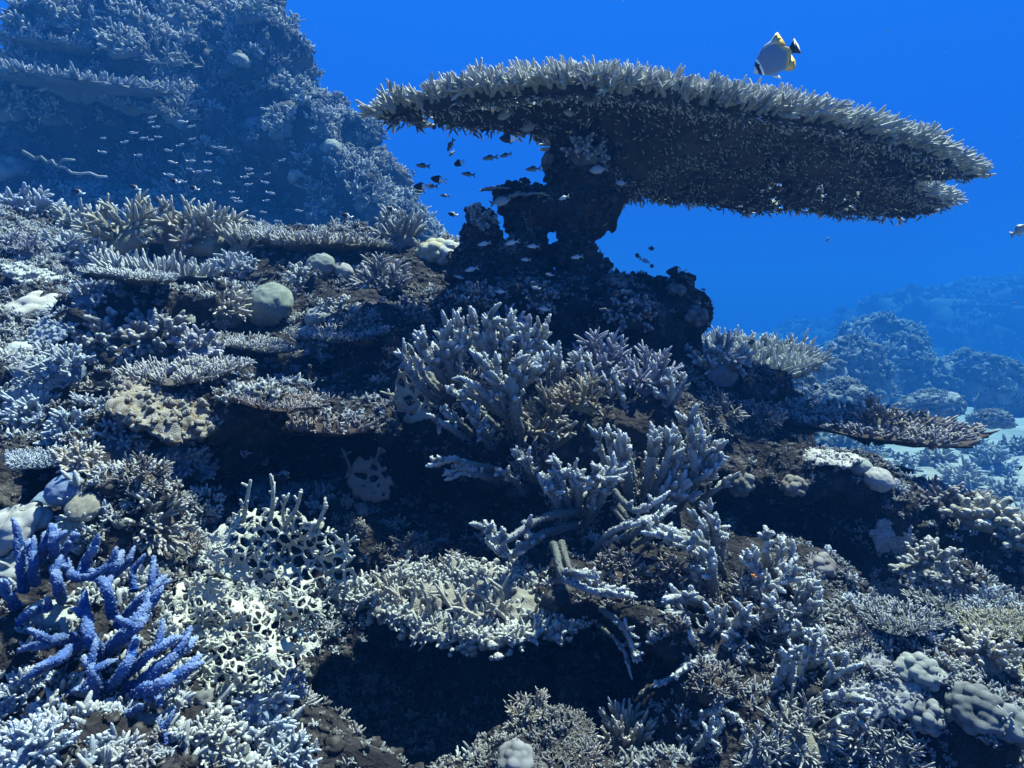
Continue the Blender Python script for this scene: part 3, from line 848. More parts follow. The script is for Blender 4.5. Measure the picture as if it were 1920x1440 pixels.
def S(r, *p, **k): return (list(p), r, k)
mid = [S(13,(930,700,1.95),(905,650,1.9),(880,598,1.86)),S(12,(935,690,1.95),(925,640,1.92),(918,588,1.88)),S(12,(950,690,1.95),(955,640,1.92),(960,595,1.9)),S(12,(970,700,1.95),(985,650,1.92),(990,606,1.88)),
 S(12,(840,720,1.9),(810,684,1.86),(783,622,1.82)),S(12,(850,720,1.9),(838,670,1.86),(835,606,1.84)),S(11,(850,700,1.9),(870,650,1.88),(862,605,1.86)),
 S(15,(978,830,1.85),(966,770,1.76),(960,712,1.72),(968,672,1.70),twigs=12,tl=3.0),S(13,(962,740,1.75),(930,715,1.72),(902,672,1.70),twigs=8),S(13,(962,735,1.75),(985,710,1.72),(1000,682,1.70),twigs=7),
 S(12,(945,780,1.78),(912,742,1.74),(862,706,1.70),twigs=7,tl=2.4),S(10,(930,770,1.78),(890,740,1.74),(858,733,1.72),twigs=3,tl=2.2),S(11,(915,820,1.8),(900,800,1.76),(882,772,1.74)),S(10,(870,820,1.8),(840,800,1.76),(808,782,1.72),twigs=7),
 S(11,(930,880,1.75),(880,870,1.7),(843,862,1.66),(798,876,1.64),twigs=9,tl=2.6),S(11,(1160,930,1.75),(1150,870,1.68),(1140,808,1.64),twigs=7),S(13,(1185,950,1.72),(1175,880,1.66),(1160,806,1.62),twigs=8),
 S(13,(1205,950,1.72),(1215,880,1.66),(1228,815,1.62),twigs=8),S(13,(1215,950,1.72),(1245,880,1.66),(1262,812,1.62),twigs=8),S(13,(1255,960,1.74),(1290,900,1.68),(1302,860,1.64),(1285,782,1.62),twigs=8),
 S(12,(1290,910,1.70),(1310,870,1.66),(1318,806,1.62),twigs=7),S(12,(1290,905,1.70),(1325,865,1.66),(1358,832,1.62),twigs=6),S(12,(1292,910,1.70),(1330,885,1.66),(1358,862,1.62),twigs=5),S(15,(1200,960,1.70),(1250,925,1.66),(1310,900,1.64),twigs=6),
 S(12,(1090,955,1.60),(1010,975,1.5),(942,1014,1.44),(901,985,1.42),twigs=9,tl=3.2,tw_up=.9),S(12,(1060,970,1.6),(1035,930,1.55),(1014,905,1.53),twigs=4),S(12,(1070,960,1.6),(1055,915,1.55),(1044,872,1.53),twigs=5),S(12,(1085,960,1.6),(1085,920,1.55),(1084,886,1.53),twigs=5),
 S(12,(1100,960,1.6),(1115,915,1.56),(1120,876,1.53),twigs=6),S(12,(1110,965,1.6),(1135,920,1.56),(1156,876,1.53),twigs=6),S(10,(1150,920,1.55),(1194,958,1.5),(1256,920,1.48),twigs=6,tl=2.2),
 S(9,(1100,1050,1.55),(1145,997,1.48),(1216,978,1.45),twigs=6,tl=2.0),S(11,(1170,1010,1.5),(1220,985,1.46),(1280,1000,1.44),twigs=6,tl=2.4),
 S(12,(1038,1020,1.42),(1058,1082,1.32),(1110,1108,1.28),(1163,1116,1.26),twigs=6,tl=2.2),S(11,(1056,1075,1.33),(1085,1075,1.29),(1124,1083,1.27),twigs=3,tl=2),S(9,(1125,1140,1.32),(1171,1180,1.27),(1194,1244,1.24),twigs=5,tl=3),
 S(10,(1180,830,1.9),(1170,760,1.9),(1150,690,1.9),twigs=7),S(10,(1220,820,1.95),(1235,760,1.95),(1225,690,1.93),twigs=7),S(10,(1120,780,1.95),(1100,720,1.93),(1075,660,1.92),twigs=8),S(10,(1180,790,2.0),(1200,730,2.0),(1190,665,2.0),twigs=7),
 S(11,(1040,720,1.95),(1045,680,1.92),(1020,640,1.9),twigs=7),S(10,(1000,900,1.75),(985,870,1.7),(960,850,1.66),twigs=5),S(10,(1230,780,1.9),(1260,740,1.86),(1256,700,1.84),twigs=6)]
def thicken(br, seed, dd=.06):
    g = np.random.default_rng(seed); out = []
    for pts, r, k in br:
        ox, oy = g.uniform(-38, 38), g.uniform(-14, 34)
        out.append(([(x + ox * (.5 + .5 * i / (len(pts) - 1)), y + oy, d + dd * g.uniform(.3, 1.2)) for i, (x, y, d) in enumerate(pts)], r * .9, k))
    return br + out
mid0 = mid; mid = thicken(mid, 3) + [(p_, r_ * .8, k_) for p_, r_, k_ in thicken(mid0, 9, .03)[len(mid0):]]
stag_colony('staghorn_coral', 'big grey-blue staghorn thicket with pale tips at the centre of the reef', mid, (.125, .128, .115), M_STAG, np.random.default_rng(6), at(1050, 900, 1.9), rk=.68, twigs=13, tl=3.6, tr=.72, bumps=.4, bsize=.30, blen=.45)
low = [S(12,(1440,1080,1.45),(1436,1035,1.40),(1437,992,1.38),twigs=10,tl=2.2),S(12,(1430,1090,1.45),(1465,1065,1.40),(1498,1044,1.37),twigs=5),S(12,(1400,1120,1.4),(1445,1100,1.36),(1491,1078,1.34),twigs=8),S(12,(1330,1130,1.36),(1290,1120,1.3),(1243,1120,1.27),twigs=7),
 S(12,(1375,1180,1.34),(1350,1160,1.28),(1325,1146,1.25),twigs=3),S(12,(1375,1170,1.34),(1368,1190,1.27),(1360,1210,1.24),twigs=3),S(12,(1375,1175,1.34),(1385,1160,1.28),(1401,1144,1.25),twigs=3),S(11,(1330,1040,1.5),(1318,1000,1.46),(1304,966,1.44),twigs=4),S(12,(1340,1050,1.5),(1342,1010,1.46),(1343,978,1.44),twigs=6),
 S(12,(1350,1060,1.46),(1320,1020,1.42),(1270,1010,1.40),(1225,1000,1.38),twigs=9),S(13,(1340,1120,1.42),(1335,1070,1.37),(1332,1030,1.36),twigs=10),S(12,(1400,1130,1.42),(1420,1080,1.38),(1395,1040,1.36),twigs=9),S(11,(1470,1180,1.38),(1500,1150,1.34),(1530,1130,1.32),twigs=8),
 S(11,(1480,1140,1.4),(1505,1115,1.36),(1520,1100,1.34),twigs=6),S(10,(1330,1250,1.3),(1305,1215,1.24),(1289,1172,1.22),twigs=5,tl=2),S(10,(1375,1220,1.28),(1316,1240,1.22),(1258,1268,1.18),twigs=8,tl=2.2),S(12,(1480,1270,1.26),(1530,1240,1.22),(1578,1233,1.2),twigs=6),
 S(12,(1520,1310,1.22),(1560,1270,1.18),(1588,1246,1.16),twigs=5),S(13,(1500,1320,1.2),(1555,1305,1.15),(1612,1312,1.13),twigs=7),S(11,(1400,1300,1.25),(1450,1290,1.2),(1475,1240,1.18),(1465,1215,1.17),twigs=7,tl=2),S(10,(1440,1300,1.24),(1480,1280,1.2),(1490,1210,1.18),twigs=8),
 S(11,(1290,1350,1.2),(1325,1338,1.15),(1363,1332,1.13),twigs=5),S(11,(1420,1330,1.2),(1432,1350,1.15),(1446,1372,1.13),twigs=3),S(11,(1420,1335,1.2),(1395,1350,1.15),(1368,1358,1.13),twigs=3),S(11,(1450,1200,1.34),(1480,1190,1.3),(1510,1185,1.28),twigs=7),
 S(11,(1420,1170,1.36),(1440,1150,1.3),(1450,1120,1.28),twigs=7),S(11,(1520,1240,1.26),(1525,1215,1.2),(1520,1190,1.19),twigs=5),S(10,(1290,1420,1.16),(1320,1390,1.1),(1335,1360,1.08),twigs=6),S(11,(1540,1370,1.12),(1580,1345,1.08),(1620,1340,1.07),twigs=6)]
low0 = low; low = thicken(low, 4) + [(p_, r_ * .8, k_) for p_, r_, k_ in thicken(low0, 12, .03)[len(low0):]]
stag_colony('staghorn_coral', 'pale blue-grey staghorn coral sprawling down the lower right slope', low, (.135, .14, .125), M_STAG, np.random.default_rng(8), at(1400, 1200, 1.5), rk=.7, twigs=12, tl=3.5, tr=.74, bumps=.45, bsize=.28, blen=.38)
print('staghorns', time.time() - T0)

# ------------------------------------------------------------------ lattice corals (net of fused struts)
def lattice(poly, dfun, cell, strut, solid, seed, step=2.2, wmax=13, nvec=(0, -.6, .8), lump=2.0):
    g = np.random.default_rng(seed)
    poly = smooth_poly(np.array(poly, float), 2)
    mn, mx = poly.min(0) - 6, poly.max(0) + 6
    ax = [np.arange(mn[0], mx[0], step), np.arange(mn[1], mx[1], step), np.arange(-wmax, wmax + .1, step)]
    U, Vv = np.meshgrid(ax[0], ax[1], indexing='ij')
    gx, gy = np.meshgrid(np.arange(mn[0] - cell, mx[0] + cell, cell), np.arange(mn[1] - cell, mx[1] + cell, cell * .9), indexing='ij')
    gx = gx + (np.arange(gx.shape[1]) % 2)[None] * cell * .5
    sx = (gx + g.normal(size=gx.shape) * cell * .25).ravel(); sy = (gy + g.normal(size=gy.shape) * cell * .25).ravel()
    wu = U + 5 * vnoise(np.stack([U / 14, Vv / 14, U * 0], -1), seed); wv = Vv + 5 * vnoise(np.stack([U / 14, Vv / 14, U * 0 + 9], -1), seed)
    d1 = np.full(U.shape, 1e9); d2 = d1.copy()
    for a, b in zip(sx, sy):
        d = np.hypot(wu - a, (wv - b))
        d2 = np.minimum(d2, np.maximum(d1, d)); d1 = np.minimum(d1, d)
    e = (d2 - d1) / 2
    so = solid(U, Vv) + 3.0 * vnoise(np.stack([U / 30, Vv / 30, U * 0], -1), seed + 4)
    r = strut * (1 + .35 * vnoise(np.stack([U / 25, Vv / 25, U * 0 + 3], -1), seed + 2))
    e = np.maximum(e - np.maximum(so, 0), 0)
    pd = poly_dist(U, Vv, poly) + 4 * vnoise(np.stack([U / 9, Vv / 9, U * 0], -1), seed + 7)
    wob = lump * vnoise(np.stack([U / 12, Vv / 12, U * 0 + 5], -1), seed + 8)
    w = ax[2][None, None, :] - wob[:, :, None]
    F = np.sqrt(e[:, :, None] ** 2 + w ** 2) - r[:, :, None]
    F = np.maximum(F, -pd[:, :, None])
    geo = sdf_mesh(F.astype(np.float32), (mn[0], mn[1], -wmax), step)
    V, Q, T, A = geo.arrays()
    dd = dfun(V[:, 0], V[:, 1])
    u, v = (V[:, 0] - 960) / FOC, (720 - V[:, 1]) / FOC
    Pw = np.stack([u, cp + v * sp, -sp + v * cp], -1) * dd[:, None] + np.array(nvec) * (V[:, 2] / FOC * dd)[:, None]
    return Geo().add(Pw, Q[:, ::-1] if True else Q, None, np.clip(V[:, 2] * 0 + .4, 0, 1))
M_LATT = coral_mat('lattice_coral', 320.0, .5, var=(.85, 1.1), tipmix=.5, nscale=20)
def prongs(items, rpx, seed, twigs=4, r_end=.5):
    """forked thin prongs along pixels (px, py, distance)"""
    g = np.random.default_rng(seed); geo = Geo()
    for pts in items:
        W = np.array([at(*p) for p in pts]); r = rpx / FOC * pts[0][2]
        P = resample(W, 7)
        geo.merge(tubes(P[None], (r * np.linspace(1, r_end, 7))[None], 7))
        for k in range(twigs):
            i = g.integers(2, 6); dv = unit(unit(P[i + 1] - P[i]) + g.normal(size=3) * .6)
            L = r * g.uniform(3, 5)
            Q = P[i] + dv * L * np.linspace(0, 1, 5)[:, None]
            geo.merge(tubes(Q[None], (r * np.linspace(.75, .45, 5))[None], 6))
    return geo
def lattice_thing(name, label, parts, color, origin):
    root = tag(obj(name, None), label, 'coral'); root.location = origin
    for pn, geo in parts:
        V, Q, T, A = geo.arrays()
        obj(pn, Geo().add(V - np.array(origin), Q, T, A).mesh(pn, M_LATT), root, color)
    return root
def dl(u, v): return 1.16 - (v - 1000) * .00062 + .035 * vnoise(np.stack([u / 70, v / 70, u * 0], -1), 61) + .02 * vnoise(np.stack([u / 28, v / 28, u * 0], -1), 62)
p1 = [(330,1080),(400,1082),(470,1100),(560,1120),(640,1128),(600,1150),(592,1222),(545,1250),(520,1292),(440,1304),(360,1292),(345,1230),(325,1170)]
p2 = [(400,1078),(382,1020),(440,962),(470,950),(540,958),(600,972),(650,1012),(662,1060),(672,1095),(640,1128),(560,1122),(470,1100)]
lp = [('net', lattice(p1, dl, 17, 2.5, lambda u, v: np.clip((1160 - v) / 30, -2, 1.5) - np.clip((u - 440) / 45, 0, 4), 1, step=1.8, lump=4.5)),
      ('net', lattice(p2, lambda u, v: dl(u, v) + .03, 21, 2.7, lambda u, v: np.clip((470 - u) / 20, -3, 3.5), 2, step=1.8, lump=4.5)),
      ('prong', prongs([[(455,985,1.18),(462,940,1.17),(470,900,1.16)]], 5, 3)), ('prong', prongs([[(505,985,1.19),(512,940,1.17),(510,893,1.16)]], 5, 4)),
      ('prong', prongs([[(530,990,1.19),(555,955,1.17),(565,918,1.16)]], 5, 5)), ('prong', prongs([[(580,1010,1.19),(600,975,1.17),(612,942,1.16)]], 5, 6)),
      ('prong', prongs([[(600,1050,1.18),(640,1030,1.16),(668,1005,1.15)]], 4.5, 7)), ('prong', prongs([[(610,1075,1.18),(645,1060,1.16),(665,1042,1.15)]], 4.5, 8)),
      ('prong', prongs([[(560,1200,1.10),(580,1206,1.08),(596,1214,1.07)]], 4, 9, 1)), ('prong', prongs([[(540,1000,1.19),(530,960,1.18),(540,930,1.17)]], 4, 10))]
gl = np.random.default_rng(44)
for q_ in (0, 1):
    V_, Q_, _, _ = lp[q_][1].arrays(); e_ = V_[Q_]; n_ = unit(np.cross(e_[:, 2] - e_[:, 0], e_[:, 3] - e_[:, 1])); c_ = e_.mean(1)
    up_ = np.nonzero((n_ * c_).sum(-1) < 0)[0]; k_ = gl.choice(up_, 170)
    m_, _ = shoots(c_[k_], n_[k_] + np.array([0, -.1, .5]) + gl.normal(size=(170, 3)) * .5, gl.uniform(.004, .013, 170), gl.uniform(.0016, .0032, 170), gl, .3, 5, (.2, 1), low=True)
    lp[q_] = (lp[q_][0], Geo().merge(lp[q_][1]).merge(m_))
lattice_thing('lattice_coral', 'bright white net-like lattice coral beside the blue staghorn', lp, (.42, .42, .34), at(450, 1200, 1.15))
def d3(u, v): return 1.98 + .03 * vnoise(np.stack([u / 40, v / 40, u * 0], -1), 63)
lattice_thing('lattice_coral', 'beige net coral fan left of the central staghorn thicket', [('net', lattice([(745,690),(790,668),(822,690),(830,730),(822,775),(790,795),(755,790),(735,760)], d3, 24, 4.2, lambda u, v: np.clip((v - 745) / 14, -3, 4), 12, nvec=(0, -.9, .4))),
      ('prong', prongs([[(745,790,1.98),(735,760,1.95),(728,730,1.94)]], 4, 21)), ('prong', prongs([[(770,700,1.98),(765,680,1.96),(768,655,1.95)]], 4, 22)), ('prong', prongs([[(735,800,1.96),(722,815,1.94),(712,830,1.93)]], 4, 23))], (.36, .33, .25), at(785, 790, 2.0))
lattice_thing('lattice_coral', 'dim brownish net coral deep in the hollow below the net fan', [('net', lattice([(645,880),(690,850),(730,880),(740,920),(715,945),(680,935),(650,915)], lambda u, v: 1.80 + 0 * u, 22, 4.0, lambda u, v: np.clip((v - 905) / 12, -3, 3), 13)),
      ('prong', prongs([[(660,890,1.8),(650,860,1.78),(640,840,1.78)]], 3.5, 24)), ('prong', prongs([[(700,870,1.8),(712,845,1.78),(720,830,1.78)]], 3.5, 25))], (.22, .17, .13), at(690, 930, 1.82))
# shelf of lumpy white coral in front of the dark cave
def shelf():
    g = np.random.default_rng(31)
    z0 = at(900, 1205, 1.33)[2]; y0 = at(900, 1205, 1.33)[1]
    zf = lambda y: z0 + .42 * (y - y0)
    poly = outline([(655,1118),(690,1145),(740,1168),(800,1190),(850,1202),(900,1212),(985,1208),(1010,1188),(1070,1176),(1130,1150),(1150,1118),(1080,1078),(950,1066),(820,1066),(730,1072),(690,1090)], zf)
    poly = smooth_poly(poly, 2, .004, g)
    mn, mx = poly.min(0) - .04, poly.max(0) + .04
    lo, hi, vox = (mn[0], mn[1], z0 - .12), (mx[0], mx[1], z0 + .26), .0065
    ax = grid_field(lo, hi, vox)
    X, Y = np.meshgrid(ax[0], ax[1], indexing='ij')
    D = poly_dist(X, Y, poly)
    P3 = np.stack([X, Y, X * 0], -1)
    Zc = zf(Y) + .016 * fbm(P3, .06, 3, 77)
    e = fbm(P3, .022, 2, 78)
    F = np.maximum(np.abs(ax[2][None, None, :] - Zc[:, :, None]) - .010, -(D + .016 * e)[:, :, None]).astype(np.float32)
    holes = (-(np.abs(vnoise(P3 / .026, 79)) - .22) * .05)[:, :, None] * np.clip((D - .02) / .05, 0, 1)[:, :, None]
    F = np.maximum(F, holes.astype(np.float32) - .001 - (D < .03)[:, :, None] * .05)
    roughen(F, ax, .03, [(.028, .010, 2), (.011, .004, 1)], 80)
    root = tag(obj('shelf_coral', None), 'lumpy cream-white shelf coral jutting out over the dark hollow', 'coral')
    o = np.array([*poly.mean(0), z0]); root.location = o
    V, Q, T, A = sdf_mesh(F, lo, vox).arrays()
    obj('shelf', Geo().add(V - o, Q).mesh('shelf', M_LATT), root, (.27, .25, .215))
    shelf_v, shelf_q = V, Q
    e1 = V[Q]; nn = unit(np.cross(e1[:, 2] - e1[:, 0], e1[:, 3] - e1[:, 1])); cc = e1.mean(1)
    okf = np.nonzero(nn[:, 2] > -.6)[0]
    kf = g.choice(okf, 2600)
    dk = poly_dist(cc[kf][:, 0], cc[kf][:, 1], poly)
    kf = kf[(dk < .05) | (g.uniform(0, 1, 2600) < .22)]; nk = len(kf)
    dv_ = unit(nn[kf] * .6 + np.array([0, -.1, .5]) + g.normal(size=(nk, 3)) * .5)
    m_, _ = shoots(cc[kf] - o, dv_, g.uniform(.005, .018, nk), g.uniform(.003, .0065, nk), g, .3, 4, (0, 1), low=True)
    tag(obj('nubbins', m_.mesh('nubbins', M_LATT), root, (.38, .38, .345)), kind='stuff')
    rim = Geo()
    D0, Q0 = ball(10, 7, -.9)
    n = 200
    k = g.integers(0, len(poly), n)
    c = poly[k] * .95 + poly.mean(0) * .05
    w = c[:, 1] < y0 + .22
    c = c[w]; n = len(c)
    P = np.concatenate([c + g.normal(size=(n, 2)) * .012, (zf(c[:, 1]) + g.uniform(-.03, .02, n))[:, None]], 1)
    s_ = g.uniform(.004, .009, n)
    Ms = np.eye(3)[None] * (s_[:, None] * g.uniform(.7, 1.3, (n, 3)))[:, :, None]
    rim.instances(Geo().add(D0 * (1 + .45 * fbm(D0, .5, 2, 3)[:, None]), Q0, tip=np.full(len(D0), .4)), Ms, P - o)
    tag(obj('rim_nodules', rim.mesh('rim_nodules', M_LATT), root, (.40, .40, .36)), kind='stuff')
    for q in range(26):
        t = g.uniform(0, 1); px = 700 + 420 * t; py = 1120 + 40 * math.sin(t * 3.1) + g.uniform(-22, 10)
        h = outline([(px, py)], zf)[0]
        b = np.array([h[0], h[1], zf(h[1])]); d = b[1]
        geo = Geo()
        dv = unit(np.array([g.normal() * .35, g.normal() * .2 - .1, .9]))
        L = g.uniform(.03, .075)
        m, Pm = shoots(b[None] - o, dv[None], L, .0052, g, .25, 6)
        geo.merge(m)
        kk = 3
        m, _ = shoots(np.repeat(Pm[0, 2:3], kk, 0) + dv * g.uniform(0, L * .3, (kk, 1)), dv + g.normal(size=(kk, 3)) * .5, L * .5, .004, g, .2, 5)
        geo.merge(m)
        obj('prong', geo.mesh('prong', M_LATT), root, (.42, .38, .31))
    return root
shelf()
print('lattices', time.time() - T0)
